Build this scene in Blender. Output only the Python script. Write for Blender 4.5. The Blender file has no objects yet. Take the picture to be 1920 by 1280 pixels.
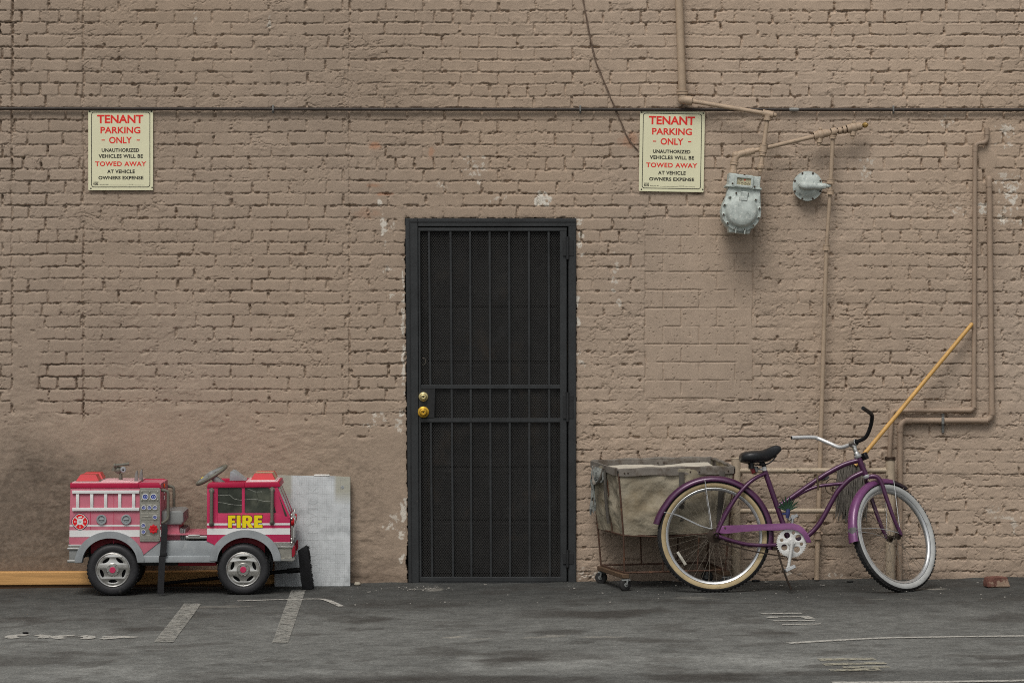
import bpy, bmesh, math, random
import numpy as np
from mathutils import Vector, Matrix

C = bpy.context.scene.collection
rnd = random.Random(7)
R = math.radians

# ------------------------------------------------------------------ camera, sky, sun, exposure
PXM, DIST, HOR = 325.0, 16.0, 613.0          # photo pixels per metre on the wall, camera distance, horizon row
HC = 479.0 / PXM                             # camera height
FPX = PXM * DIST
SLOPE = 0.0085                               # the asphalt rises gently to the right

cam = bpy.data.cameras.new('camera')
cam.sensor_width = 36.0
cam.lens = FPX / 1920.0 * 36.0
cam.shift_y = -27.0 / 1920.0
cam.clip_end = 500.0
camo = bpy.data.objects.new('camera', cam)
camo.location = (0, -DIST, HC)
camo.rotation_euler = (R(90), 0, 0)
C.objects.link(camo)
bpy.context.scene.camera = camo

SUN_EL, SUN_AZ = 54.0, 196.0                 # azimuth clockwise from +Y
world = bpy.data.worlds.new('World')
bpy.context.scene.world = world
world.use_nodes = True
wn = world.node_tree
for n in list(wn.nodes):
    wn.nodes.remove(n)
sky = wn.nodes.new('ShaderNodeTexSky')
sky.sky_type = 'NISHITA'
sky.sun_disc = False
sky.sun_elevation = R(SUN_EL)
sky.sun_rotation = R(SUN_AZ)
sky.air_density = 1.0
sky.dust_density = 4.0
hs = wn.nodes.new('ShaderNodeHueSaturation')
hs.inputs['Saturation'].default_value = 0.18
bg = wn.nodes.new('ShaderNodeBackground')
bg.inputs['Strength'].default_value = 0.095
wo = wn.nodes.new('ShaderNodeOutputWorld')
wn.links.new(sky.outputs[0], hs.inputs['Color'])
wn.links.new(hs.outputs[0], bg.inputs['Color'])
wn.links.new(bg.outputs[0], wo.inputs['Surface'])

sun = bpy.data.lights.new('sun', 'SUN')
sun.energy = 1.5
sun.angle = R(26)
sun.color = (1.0, 0.955, 0.90)
suno = bpy.data.objects.new('sun', sun)
az = R(SUN_AZ)
sd = Vector((math.sin(az) * math.cos(R(SUN_EL)), math.cos(az) * math.cos(R(SUN_EL)), math.sin(R(SUN_EL))))
suno.rotation_euler = sd.to_track_quat('Z', 'Y').to_euler()
suno.location = sd * 30
C.objects.link(suno)

vs = bpy.context.scene.view_settings
vs.view_transform = 'Standard'
vs.look = 'None'
vs.exposure = -0.08
vs.gamma = 1.0
bpy.context.scene.cycles.max_bounces = 6
bpy.context.scene.cycles.filter_width = 1.05
bpy.context.scene.cycles.use_denoising = False


# ------------------------------------------------------------------ coordinates
def P(u, v, d=0.0):
    k = (DIST - d) / FPX
    return Vector(((u - 960) * k, -d, HC - (v - HOR) * k))


def G(u, v, up=0.0):
    """the point of the ground seen at photo pixel u, v"""
    k = HC / ((v - HOR) + SLOPE * (u - 960))
    d = DIST - FPX * k
    x = (u - 960) * k
    return Vector((x, -d, SLOPE * x + up))


def gz(x):
    return SLOPE * x


# ------------------------------------------------------------------ mesh builder
ORI = {}


class MB:
    def __init__(self, M=None):
        self.v, self.f, self.M = [], [], M

    def add(self, vs, fs):
        b = len(self.v)
        if self.M is not None:
            vs = [self.M @ Vector(p) for p in vs]
        self.v.extend([tuple(p) for p in vs])
        self.f.extend([tuple(i + b for i in f) for f in fs])
        return self

    def box(self, c, s, bev=0.0, rot=None, seg=1):
        bm = bmesh.new()
        bmesh.ops.create_cube(bm, size=1.0)
        for q in bm.verts:
            q.co = Vector((q.co.x * s[0], q.co.y * s[1], q.co.z * s[2]))
        if bev > 0:
            bmesh.ops.bevel(bm, geom=list(bm.edges), offset=min(bev, min(s) * 0.45), segments=seg, affect='EDGES', profile=0.5)
        return self._bm(bm, c, rot)

    def _bm(self, bm, c=(0, 0, 0), rot=None):
        bm.verts.index_update()
        c = Vector(c)
        vs = [(rot @ q.co if rot is not None else q.co.copy()) + c for q in bm.verts]
        fs = [[q.index for q in f.verts] for f in bm.faces]
        bm.free()
        return self.add(vs, fs)

    def prism(self, poly, y0, y1, bev=0.0, seg=1):
        """poly: (x, z) outline, extruded from y0 (front) to y1"""
        bm = bmesh.new()
        a = [bm.verts.new((p[0], y0, p[1])) for p in poly]
        b = [bm.verts.new((p[0], y1, p[1])) for p in poly]
        n = len(poly)
        fr = bm.faces.new(a)
        bm.faces.new(list(reversed(b)))
        for i in range(n):
            bm.faces.new((a[i], b[i], b[(i + 1) % n], a[(i + 1) % n]))
        if bev > 0:
            bmesh.ops.bevel(bm, geom=list(fr.edges), offset=bev, segments=seg, affect='EDGES', profile=0.5)
        bmesh.ops.recalc_face_normals(bm, faces=list(bm.faces))
        return self._bm(bm)

    def tube(self, pts, r, n=10, closed=False, cap=True, flat=None):
        pts = [Vector(p) for p in pts]
        m = len(pts)
        rs = list(r) if isinstance(r, (list, tuple)) else [r] * m
        tang = []
        for i in range(m):
            if closed:
                t = pts[(i + 1) % m] - pts[i - 1]
            else:
                t = pts[min(i + 1, m - 1)] - pts[max(i - 1, 0)]
            tang.append(t.normalized() if t.length > 1e-9 else Vector((0, 0, 1)))
        t0 = tang[0]
        up = Vector((0, 0, 1)) if abs(t0.z) < 0.9 else Vector((1, 0, 0))
        nn = (up - t0 * up.dot(t0)).normalized()
        vs, fs = [], []
        for i in range(m):
            t = tang[i]
            nn = nn - t * nn.dot(t)
            nn = nn.normalized() if nn.length > 1e-9 else t.orthogonal().normalized()
            bb = t.cross(nn)
            for j in range(n):
                a = 2 * math.pi * j / n
                k1, k2 = (1, 1) if flat is None else flat
                vs.append(pts[i] + nn * (rs[i] * k1 * math.cos(a)) + bb * (rs[i] * k2 * math.sin(a)))
        for i in range(m if closed else m - 1):
            for j in range(n):
                a, b = i * n + j, i * n + (j + 1) % n
                c, d = ((i + 1) % m) * n + (j + 1) % n, ((i + 1) % m) * n + j
                fs.append((a, b, c, d))
        if cap and not closed:
            fs.append(tuple(reversed(range(n))))
            fs.append(tuple(range((m - 1) * n, m * n)))
        return self.add(vs, fs)

    def lathe(self, prof, o, ax, n=32, a0=0.0, a1=2 * math.pi, close_prof=False):
        """prof: (radius, height along the axis)"""
        ax = Vector(ax).normalized()
        e1 = ax.orthogonal().normalized()
        e2 = ax.cross(e1)
        o = Vector(o)
        full = abs(a1 - a0 - 2 * math.pi) < 1e-6
        m = len(prof)
        cols = n if full else n + 1
        vs, fs = [], []
        for j in range(cols):
            a = a0 + (a1 - a0) * j / n
            dv = e1 * math.cos(a) + e2 * math.sin(a)
            for (r, h) in prof:
                vs.append(o + dv * r + ax * h)
        for j in range(n):
            b, c = j * m, ((j + 1) % cols) * m
            for i in range(m if close_prof else m - 1):
                i2 = (i + 1) % m
                fs.append((b + i, c + i, c + i2, b + i2))
        return self.add(vs, fs)

    def disc(self, o, ax, r, h, n=24, bev=0.0):
        b = bev
        return self.lathe([(0, 0), (r, 0), (r, h - b), (r - b, h), (0, h)] if b > 0 else [(0, 0), (r, 0), (r, h), (0, h)], o, ax, n)

    def ball(self, o, r, n=12, sc=(1, 1, 1)):
        vs, fs = [], []
        o = Vector(o)
        m = max(6, n // 2)
        for i in range(m + 1):
            t = math.pi * i / m
            for j in range(n):
                a = 2 * math.pi * j / n
                vs.append(o + Vector((r * sc[0] * math.sin(t) * math.cos(a), r * sc[1] * math.sin(t) * math.sin(a), r * sc[2] * math.cos(t))))
        for i in range(m):
            for j in range(n):
                fs.append((i * n + j, (i + 1) * n + j, (i + 1) * n + (j + 1) % n, i * n + (j + 1) % n))
        return self.add(vs, fs)

    def build(self, name, mat, parent=None, smooth=38, at=None):
        me = bpy.data.meshes.new(name)
        if parent is not None:
            org = ORI[parent.name]
        else:
            org = Vector(at) if at is not None else Vector((0, 0, 0))
        me.from_pydata([(p[0] - org.x, p[1] - org.y, p[2] - org.z) for p in self.v], [], self.f)
        bm = bmesh.new()
        bm.from_mesh(me)
        bmesh.ops.remove_doubles(bm, verts=list(bm.verts), dist=1e-6)
        bmesh.ops.recalc_face_normals(bm, faces=list(bm.faces))
        bm.to_mesh(me)
        bm.free()
        if smooth:
            me.shade_smooth()
            me.set_sharp_from_angle(angle=R(smooth))
        me.materials.append(mat)
        o = bpy.data.objects.new(name, me)
        C.objects.link(o)
        ORI[o.name] = org
        if parent is not None:
            o.parent = parent
        else:
            o.location = org
        return o


def build_each(mb, name, mat, parent, smooth=38):
    """every separate piece of the builder becomes a part of its own"""
    par = list(range(len(mb.v)))

    def root(i):
        while par[i] != i:
            par[i] = par[par[i]]
            i = par[i]
        return i
    for f in mb.f:
        for q in f[1:]:
            par[root(q)] = root(f[0])
    groups = {}
    for f in mb.f:
        groups.setdefault(root(f[0]), []).append(f)
    out = []
    for fs in groups.values():
        ids = sorted({i for f in fs for i in f})
        mp = {a: b for b, a in enumerate(ids)}
        p = MB()
        p.v = [mb.v[i] for i in ids]
        p.f = [tuple(mp[i] for i in f) for f in fs]
        out.append(p.build(name, mat, parent, smooth))
    return out


def cr(pts, per=6, closed=False):
    """a smooth curve through the points"""
    pts = [Vector(p) for p in pts]
    n = len(pts)
    out = []
    rng = range(n if closed else n - 1)
    for i in rng:
        if closed:
            p0, p1, p2, p3 = pts[i - 1], pts[i], pts[(i + 1) % n], pts[(i + 2) % n]
        else:
            p0, p1, p2, p3 = pts[max(i - 1, 0)], pts[i], pts[i + 1], pts[min(i + 2, n - 1)]
        for s in range(per):
            t = s / per
            out.append(0.5 * ((2 * p1) + (p2 - p0) * t + (2 * p0 - 5 * p1 + 4 * p2 - p3) * t * t + (3 * p1 - p0 - 3 * p2 + p3) * t ** 3))
    if not closed:
        out.append(pts[-1])
    return out


def shape2d(loops, depth, bevel=0.0):
    """flat shape with holes (even-odd fill) in x, z, thick in y: (verts, faces), front at y = 0"""
    cu = bpy.data.curves.new('tmp', 'CURVE')
    cu.dimensions = '2D'
    cu.fill_mode = 'BOTH'
    cu.extrude = max(depth / 2 - bevel, 0)
    cu.bevel_depth = bevel
    cu.bevel_resolution = 1
    for lp in loops:
        sp = cu.splines.new('POLY')
        sp.points.add(len(lp) - 1)
        for q, p in zip(sp.points, lp):
            q.co = (p[0], p[1], 0, 1)
        sp.use_cyclic_u = True
    ob = bpy.data.objects.new('tmp', cu)
    me = bpy.data.meshes.new_from_object(ob)
    vs = [(p.co.x, depth / 2 - p.co.z, p.co.y) for p in me.vertices]
    fs = [tuple(p.vertices) for p in me.polygons]
    bpy.data.objects.remove(ob)
    bpy.data.curves.remove(cu)
    bpy.data.meshes.remove(me)
    return vs, fs


def text2d(txt, x0, x1, z0, z1, depth=0.001, bold=0.0, spacing=1.0, keep=None):
    """lettering fitted into the box, standing in x, z, facing -y; front at y = 0"""
    cu = bpy.data.curves.new('tmp', 'FONT')
    cu.body = txt
    cu.size = 1.0
    cu.extrude = 0.01
    cu.offset = bold
    cu.space_character = spacing
    cu.resolution_u = 4
    ob = bpy.data.objects.new('tmp', cu)
    me = bpy.data.meshes.new_from_object(ob)
    A = [p.co.copy() for p in me.vertices]
    fs = [tuple(p.vertices) for p in me.polygons]
    bpy.data.objects.remove(ob)
    bpy.data.curves.remove(cu)
    bpy.data.meshes.remove(me)
    ax, bx = min(a.x for a in A), max(a.x for a in A)
    ay, by = min(a.y for a in A), max(a.y for a in A)
    vs = []
    for a in A:
        vs.append((x0 + (a.x - ax) / (bx - ax) * (x1 - x0), (0.01 - a.z) / 0.02 * depth, z0 + (a.y - ay) / (by - ay) * (z1 - z0)))
    return vs, fs


def off(vf, dv):
    return [tuple(Vector(p) + Vector(dv)) for p in vf[0]], vf[1]


def circ(cx, cz, r, n=24, rz=None, a0=0, a1=360):
    rz = r if rz is None else rz
    m = n if abs(a1 - a0) >= 359.9 else n + 1
    return [(cx + r * math.cos(R(a0 + (a1 - a0) * i / n)), cz + rz * math.sin(R(a0 + (a1 - a0) * i / n))) for i in range(m)]


def rrect(x0, x1, z0, z1, r, n=5):
    out = []
    for (cx, cz, a) in ((x1 - r, z1 - r, 0), (x0 + r, z1 - r, 90), (x0 + r, z0 + r, 180), (x1 - r, z0 + r, 270)):
        out += [(cx + r * math.cos(R(a + 90 * i / n)), cz + r * math.sin(R(a + 90 * i / n))) for i in range(n + 1)]
    return out


def tag(o, label=None, cat=None, group=None, kind=None):
    if label:
        o['label'] = label
    if cat:
        o['category'] = cat
    if group:
        o['group'] = group
    if kind:
        o['kind'] = kind
    return o


def thing(name, loc, label, cat, group=None, kind=None):
    o = bpy.data.objects.new(name, None)
    o.empty_display_size = 0.1
    o.location = loc
    C.objects.link(o)
    ORI[o.name] = Vector(loc)
    return tag(o, label, cat, group, kind)


# ------------------------------------------------------------------ materials
def lin(r, g, b):
    f = lambda c: (c / 255 / 12.92) if c / 255 <= 0.04045 else ((c / 255 + 0.055) / 1.055) ** 2.4
    return (f(r), f(g), f(b))


def nd(nt, kind, **kw):
    n = nt.nodes.new(kind)
    for k, v in kw.items():
        if k in n.inputs:
            n.inputs[k].default_value = v
        else:
            setattr(n, k, v)
    return n


def mixc(nt, fac, a, b, blend='MIX'):
    m = nt.nodes.new('ShaderNodeMix')
    m.data_type = 'RGBA'
    m.blend_type = blend
    for idx, val in ((0, fac), (6, a), (7, b)):
        if hasattr(val, 'is_output'):
            nt.links.new(val, m.inputs[idx])
        elif idx == 0:
            m.inputs[0].default_value = val
        else:
            m.inputs[idx].default_value = (*val, 1)
    return m.outputs[2]


def ramp(nt, src, p0, p1, lo=0.0, hi=1.0):
    m = nt.nodes.new('ShaderNodeMapRange')
    nt.links.new(src, m.inputs[0])
    m.inputs[1].default_value, m.inputs[2].default_value = p0, p1
    m.inputs[3].default_value, m.inputs[4].default_value = lo, hi
    return m.outputs[0]


def pm(name, col, rough=0.5, metal=0.0, var=0.18, vs=9.0, bump=0.0, bs=120.0, dirt=None, dirt2=None, spec=0.4, stretch=None, rvar=0.12, coat=0.0, attr=None, bump2=None):
    m = bpy.data.materials.new(name)
    m.use_nodes = True
    nt = m.node_tree
    b = nt.nodes['Principled BSDF']
    tc = nd(nt, 'ShaderNodeTexCoord')
    vec = tc.outputs['Object']
    if stretch:
        mp = nd(nt, 'ShaderNodeMapping')
        mp.inputs['Scale'].default_value = stretch
        nt.links.new(vec, mp.inputs[0])
        vec = mp.outputs[0]

    def noise(sc, det=5.0, rgh=0.6):
        n = nd(nt, 'ShaderNodeTexNoise')
        n.inputs['Scale'].default_value = sc
        n.inputs['Detail'].default_value = det
        n.inputs['Roughness'].default_value = rgh
        nt.links.new(vec, n.inputs['Vector'])
        return n.outputs['Fac']
    n1 = noise(vs)
    lo = tuple(c * (1 - var) for c in col)
    hi = tuple(min(1, c * (1 + var)) for c in col)
    if attr:
        at = nd(nt, 'ShaderNodeAttribute')
        at.attribute_name = attr
        g = ramp(nt, n1, 0.3, 0.7, 1 - var, 1 + var)
        cc = nt.nodes.new('ShaderNodeCombineXYZ')
        for i in range(3):
            nt.links.new(g, cc.inputs[i])
        base = mixc(nt, 1.0, at.outputs['Color'], cc.outputs[0], 'MULTIPLY')
    else:
        base = mixc(nt, ramp(nt, n1, 0.3, 0.7), lo, hi)
    n2 = noise(vs * 7.3)
    if dirt:      # (colour, scale, threshold, softness, amount)
        dc, ds, th, sf, am = dirt
        base = mixc(nt, ramp(nt, noise(ds, 8.0, 0.65), th, th + sf, 0.0, am), base, dc)
    if dirt2:
        dc, ds, th, sf, am = dirt2
        base = mixc(nt, ramp(nt, noise(ds, 8.0, 0.7), th, th + sf, 0.0, am), base, dc)
    nt.links.new(base, b.inputs['Base Color'])
    nt.links.new(ramp(nt, n2, 0.3, 0.7, max(0.02, rough - rvar), min(1, rough + rvar)), b.inputs['Roughness'])
    b.inputs['Metallic'].default_value = metal
    b.inputs['Specular IOR Level'].default_value = spec
    b.inputs['Coat Weight'].default_value = coat
    if bump > 0:
        bp = nd(nt, 'ShaderNodeBump')
        bp.inputs['Strength'].default_value = 1.0
        bp.inputs['Distance'].default_value = bump
        nt.links.new(noise(bs, 4.0, 0.6), bp.inputs['Height'])
        if bump2:
            b2 = nd(nt, 'ShaderNodeBump')
            b2.inputs['Strength'].default_value = 1.0
            b2.inputs['Distance'].default_value = bump2[1]
            nt.links.new(noise(bump2[0], 3.0, 0.5), b2.inputs['Height'])
            nt.links.new(b2.outputs[0], bp.inputs['Normal'])
        nt.links.new(bp.outputs[0], b.inputs['Normal'])
    return m


DUST = lin(140, 128, 112)
M = {}
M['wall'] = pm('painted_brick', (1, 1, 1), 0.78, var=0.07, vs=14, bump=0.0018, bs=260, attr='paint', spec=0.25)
M['asphalt'] = pm('asphalt', (1, 1, 1), 0.9, var=0.30, vs=60, bump=0.003, bs=170, attr='paint', spec=0.2,
                  dirt=(lin(120, 118, 112), 260.0, 0.62, 0.08, 0.55), dirt2=(lin(38, 36, 34), 190.0, 0.60, 0.08, 0.6))
M['pipe'] = pm('painted_pipe', lin(174, 153, 130), 0.6, var=0.12, vs=18, bump=0.0006, bs=150, dirt=(lin(96, 74, 56), 40.0, 0.64, 0.08, 0.7))
M['pipe2'] = pm('wall_paint_pipe', lin(158, 138, 119), 0.65, var=0.1, vs=18, bump=0.0005, bs=150, dirt=(lin(90, 74, 60), 30.0, 0.66, 0.06, 0.6))
M['rail'] = pm('chipped_rail_paint', lin(176, 160, 138), 0.55, var=0.14, vs=20, bump=0.0007, bs=160, dirt=(lin(62, 50, 42), 45.0, 0.6, 0.05, 0.85))
M['conduit'] = pm('dark_conduit', lin(54, 46, 40), 0.6, var=0.25, vs=6)
M['cablebrown'] = pm('painted_cable', lin(112, 94, 80), 0.7, var=0.2, vs=10)
M['brassdull'] = pm('dull_brass', lin(160, 130, 72), 0.45, 0.3, var=0.2, vs=40)
M['brass'] = pm('worn_brass', lin(214, 170, 60), 0.3, 0.5, var=0.15, vs=40)
M['brasslt'] = pm('pale_brass', lin(206, 192, 140), 0.35, 0.5, var=0.15, vs=40)
M['iron'] = pm('black_iron', lin(44, 46, 47), 0.5, var=0.28, vs=7, bump=0.0006, bs=90, dirt=(lin(84, 80, 74), 30.0, 0.66, 0.1, 0.5))
M['irondark'] = pm('black_iron_dark', lin(34, 35, 36), 0.5, var=0.3, vs=10)
M['screen'] = pm('screen_wire', lin(50, 49, 47), 0.5, var=0.3, vs=5)
M['inner'] = pm('inner_door_wood', lin(15, 15, 15), 0.7, var=0.5, vs=4, dirt=(lin(82, 64, 44), 2.6, 0.54, 0.14, 0.55), dirt2=(lin(70, 71, 72), 6.0, 0.56, 0.14, 0.6))
M['sign'] = pm('cream_enamel', lin(228, 225, 190), 0.35, var=0.035, vs=6, dirt=(lin(170, 158, 118), 26.0, 0.70, 0.1, 0.4), spec=0.4)
M['signred'] = pm('red_ink', lin(228, 48, 40), 0.45, var=0.06, vs=12)
M['signblack'] = pm('dark_ink', lin(46, 44, 36), 0.5, var=0.1, vs=12)
M['meter'] = pm('weathered_meter_paint', lin(184, 192, 186), 0.55, var=0.2, vs=22, bump=0.0008, bs=120, dirt=(lin(96, 106, 104), 34.0, 0.55, 0.14, 0.7), dirt2=(lin(226, 228, 220), 50.0, 0.56, 0.1, 0.75))
M['bolt'] = pm('rusty_bolt', lin(70, 56, 46), 0.7, 0.3, var=0.35, vs=60)
M['dial'] = pm('dial_card', lin(190, 182, 150), 0.3, var=0.05, vs=40)
M['dark'] = pm('dark_void', lin(16, 16, 17), 0.7, var=0.2)
M['galv'] = pm('galvanised', lin(128, 128, 124), 0.5, 0.3, var=0.15, vs=30)
# toy engine
M['pink'] = pm('faded_red_plastic', lin(188, 104, 120), 0.5, var=0.08, vs=10, dirt=(lin(198, 136, 146), 12.0, 0.54, 0.2, 0.6))
M['pinktop'] = pm('sun_bleached_plastic', lin(226, 178, 182), 0.55, var=0.08, vs=12)
M['crimson'] = pm('crimson_plastic', lin(190, 50, 90), 0.38, var=0.08, vs=10, dirt=(lin(196, 84, 108), 9.0, 0.6, 0.2, 0.4))
M['crimsontrim'] = pm('crimson_trim', lin(176, 24, 66), 0.42, var=0.08, vs=10)
M['deepred'] = pm('deep_red_plastic', lin(140, 8, 34), 0.5, var=0.1, vs=10)
M['tgrey'] = pm('grey_plastic', lin(146, 151, 153), 0.55, var=0.12, vs=14, bump=0.0004, bs=160, dirt=(lin(186, 188, 186), 22.0, 0.58, 0.12, 0.6), dirt2=(lin(96, 98, 98), 38.0, 0.64, 0.08, 0.6))
M['tgreydk'] = pm('grey_cushion', lin(128, 130, 128), 0.45, var=0.14, vs=20)
M['tolive'] = pm('olive_grey_plastic', lin(104, 103, 92), 0.5, var=0.15, vs=20)
M['twhite'] = pm('white_plastic', lin(222, 222, 220), 0.5, var=0.05, vs=14, dirt=(lin(176, 170, 164), 20.0, 0.64, 0.12, 0.5))
M['chrome'] = pm('toy_chrome', lin(208, 207, 202), 0.22, 0.92, var=0.10, vs=25, dirt=(lin(130, 126, 118), 26.0, 0.62, 0.12, 0.4))
M['panelmetal'] = pm('panel_metal', lin(164, 162, 152), 0.36, 0.6, var=0.14, vs=25, dirt=(lin(86, 82, 74), 40.0, 0.62, 0.1, 0.5))
M['tyreplastic'] = pm('tyre_plastic', lin(40, 40, 42), 0.55, var=0.2, vs=14, bump=0.0005, bs=90, dirt=(lin(92, 90, 86), 26.0, 0.62, 0.12, 0.5))
M['blackplastic'] = pm('black_plastic', lin(26, 26, 28), 0.5, var=0.2, vs=14)
M['lampred'] = pm('red_lamp_plastic', lin(200, 22, 34), 0.35, var=0.1, vs=14, coat=0.3)
M['lampbeige'] = pm('yellowed_lamp_plastic', lin(196, 172, 138), 0.35, var=0.1, vs=14)
M['orange'] = pm('orange_marker', lin(240, 92, 24), 0.4, var=0.05)
M['yellow'] = pm('yellow_letters', lin(238, 214, 16), 0.45, var=0.04)
M['navy'] = pm('navy_outline', lin(36, 26, 44), 0.5, var=0.05)
M['gaugeblue'] = pm('gauge_blue', lin(44, 66, 150), 0.35, var=0.15, vs=120)
M['glassdark'] = pm('tinted_window', lin(58, 62, 54), 0.12, var=0.5, vs=9, dirt=(lin(104, 106, 92), 7.0, 0.52, 0.18, 0.7), spec=0.6)
M['crack'] = pm('pale_crease', lin(180, 182, 172), 0.5, var=0.1)
M['strap'] = pm('black_webbing', lin(30, 30, 32), 0.85, var=0.2, vs=60, bump=0.0006, bs=400)
M['emblemred'] = pm('emblem_red', lin(222, 22, 30), 0.4, var=0.06)
# wood, board, broom
M['lumber'] = pm('raw_lumber', lin(200, 154, 96), 0.7, var=0.28, vs=5, stretch=(0.35, 6, 9), bump=0.0012, bs=22, dirt=(lin(120, 84, 48), 5.0, 0.6, 0.15, 0.6))
M['lumberdk'] = pm('shaded_lumber', lin(92, 66, 42), 0.8, var=0.3, vs=5, stretch=(0.4, 6, 9))
M['handle'] = pm('varnished_handle', lin(204, 160, 92), 0.4, var=0.16, vs=6, stretch=(3, 3, 1))
M['string'] = pm('mop_string', lin(104, 99, 92), 0.95, var=0.3, vs=30, bump=0.001, bs=200)
M['broom'] = pm('broom_black', lin(24, 24, 26), 0.7, var=0.3, vs=20, bump=0.0008, bs=220)
# cart
M['canvas'] = pm('stained_canvas', lin(150, 142, 124), 0.92, var=0.16, vs=5, bump=0.0012, bs=300, dirt=(lin(116, 102, 78), 4.0, 0.46, 0.2, 0.7), dirt2=(lin(84, 74, 62), 9.0, 0.60, 0.14, 0.5), spec=0.15, bump2=(9.0, 0.03))
M['canvasin'] = pm('pale_canvas', lin(188, 182, 168), 0.92, var=0.1, vs=8, spec=0.15, dirt=(lin(140, 126, 106), 8.0, 0.56, 0.16, 0.5))
M['webbing'] = pm('grey_webbing', lin(118, 112, 104), 0.85, var=0.2, vs=18, bump=0.0008, bs=200, dirt=(lin(76, 64, 52), 14.0, 0.5, 0.12, 0.7))
M['webbingdk'] = pm('dark_webbing', lin(82, 78, 72), 0.9, var=0.2, vs=18)
M['rust'] = pm('rusty_rod', lin(84, 62, 50), 0.75, 0.2, var=0.3, vs=40, dirt=(lin(130, 88, 58), 30.0, 0.58, 0.1, 0.7))
M['castwood'] = pm('cart_wood', lin(92, 72, 54), 0.75, var=0.28, vs=8, stretch=(1, 3, 6))
M['rubber'] = pm('caster_rubber', lin(44, 43, 42), 0.7, var=0.2, vs=30, dirt=(lin(96, 90, 82), 40.0, 0.6, 0.12, 0.6))
M['ragblue'] = pm('pale_rag', lin(138, 141, 136), 0.9, var=0.25, vs=40, dirt=(lin(70, 72, 72), 42.0, 0.52, 0.08, 0.8))
# bicycle
M['purple'] = pm('purple_paint', lin(76, 37, 70), 0.32, 0.25, var=0.18, vs=16, spec=0.5, coat=0.35, dirt=(lin(84, 62, 76), 24.0, 0.66, 0.1, 0.5))
M['purplelt'] = pm('light_purple_paint', lin(126, 77, 121), 0.42, 0.1, var=0.14, vs=16, spec=0.4, dirt=(lin(118, 84, 112), 22.0, 0.58, 0.14, 0.6))
M['purplemid'] = pm('guard_purple', lin(112, 64, 108), 0.36, 0.15, var=0.16, vs=14, spec=0.5, coat=0.3, dirt=(lin(92, 66, 88), 20.0, 0.6, 0.12, 0.6))
M['purpledk'] = pm('dark_purple_paint', lin(40, 28, 38), 0.35, 0.2, var=0.2, vs=14, spec=0.5, coat=0.3)
M['tyre'] = pm('bicycle_tyre', lin(38, 38, 38), 0.75, var=0.25, vs=30, dirt=(lin(92, 88, 80), 30.0, 0.6, 0.12, 0.5))
M['tan'] = pm('tan_sidewall', lin(172, 154, 118), 0.75, var=0.18, vs=14, dirt=(lin(128, 108, 76), 26.0, 0.58, 0.12, 0.7))
M['whitewall'] = pm('white_sidewall', lin(172, 174, 172), 0.7, var=0.12, vs=14, dirt=(lin(120, 118, 112), 26.0, 0.6, 0.12, 0.6))
M['alloy'] = pm('alloy_rim', lin(206, 208, 208), 0.32, 0.75, var=0.1, vs=20)
M['baralloy'] = pm('bar_alloy', lin(226, 227, 226), 0.35, 0.5, var=0.06, vs=20)
M['spoke'] = pm('spoke_steel', lin(140, 132, 120), 0.4, 0.7, var=0.2, vs=20)
M['chain'] = pm('oily_chain', lin(60, 50, 42), 0.5, 0.6, var=0.3, vs=90)
M['ring'] = pm('painted_chainring', lin(212, 212, 208), 0.4, 0.35, var=0.08, vs=20, dirt=(lin(120, 110, 100), 40.0, 0.62, 0.12, 0.6))
M['saddle'] = pm('saddle_vinyl', lin(36, 37, 39), 0.34, var=0.15, vs=14, bump=0.0004, bs=260)
M['reflector'] = pm('red_reflector', lin(128, 18, 22), 0.25, var=0.2, vs=60)
M['greyscrape'] = pm('bare_scrape', lin(92, 90, 90), 0.6, var=0.3, vs=30)
M['leaf'] = pm('plastic_leaf', lin(44, 70, 52), 0.4, var=0.3, vs=30)
M['bluewrap'] = pm('blue_wrap', lin(52, 60, 104), 0.6, var=0.2, vs=60)
M['pipe3'] = pm('dusty_pipe', lin(170, 150, 128), 0.65, var=0.12, vs=18, bump=0.0005, bs=150, dirt=(lin(90, 74, 60), 30.0, 0.66, 0.06, 0.6))
M['reflwhite'] = pm('clear_reflector', lin(176, 172, 160), 0.3, var=0.2, vs=60)
M['wire'] = pm('brown_cable', lin(92, 80, 62), 0.6, var=0.2, vs=20)
M['brickred'] = pm('broken_brick', lin(108, 72, 62), 0.85, var=0.2, vs=20, bump=0.002, bs=90, dirt=(lin(164, 142, 122), 12.0, 0.5, 0.06, 0.9))
M['stone'] = pm('pale_stone', lin(168, 160, 144), 0.9, var=0.2, vs=40, bump=0.002, bs=90)
M['flake'] = pm('paint_flake', lin(170, 166, 158), 0.8, var=0.15, vs=10)
M['foamwhite'] = pm('white_foam', lin(226, 224, 218), 0.8, var=0.05)


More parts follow.
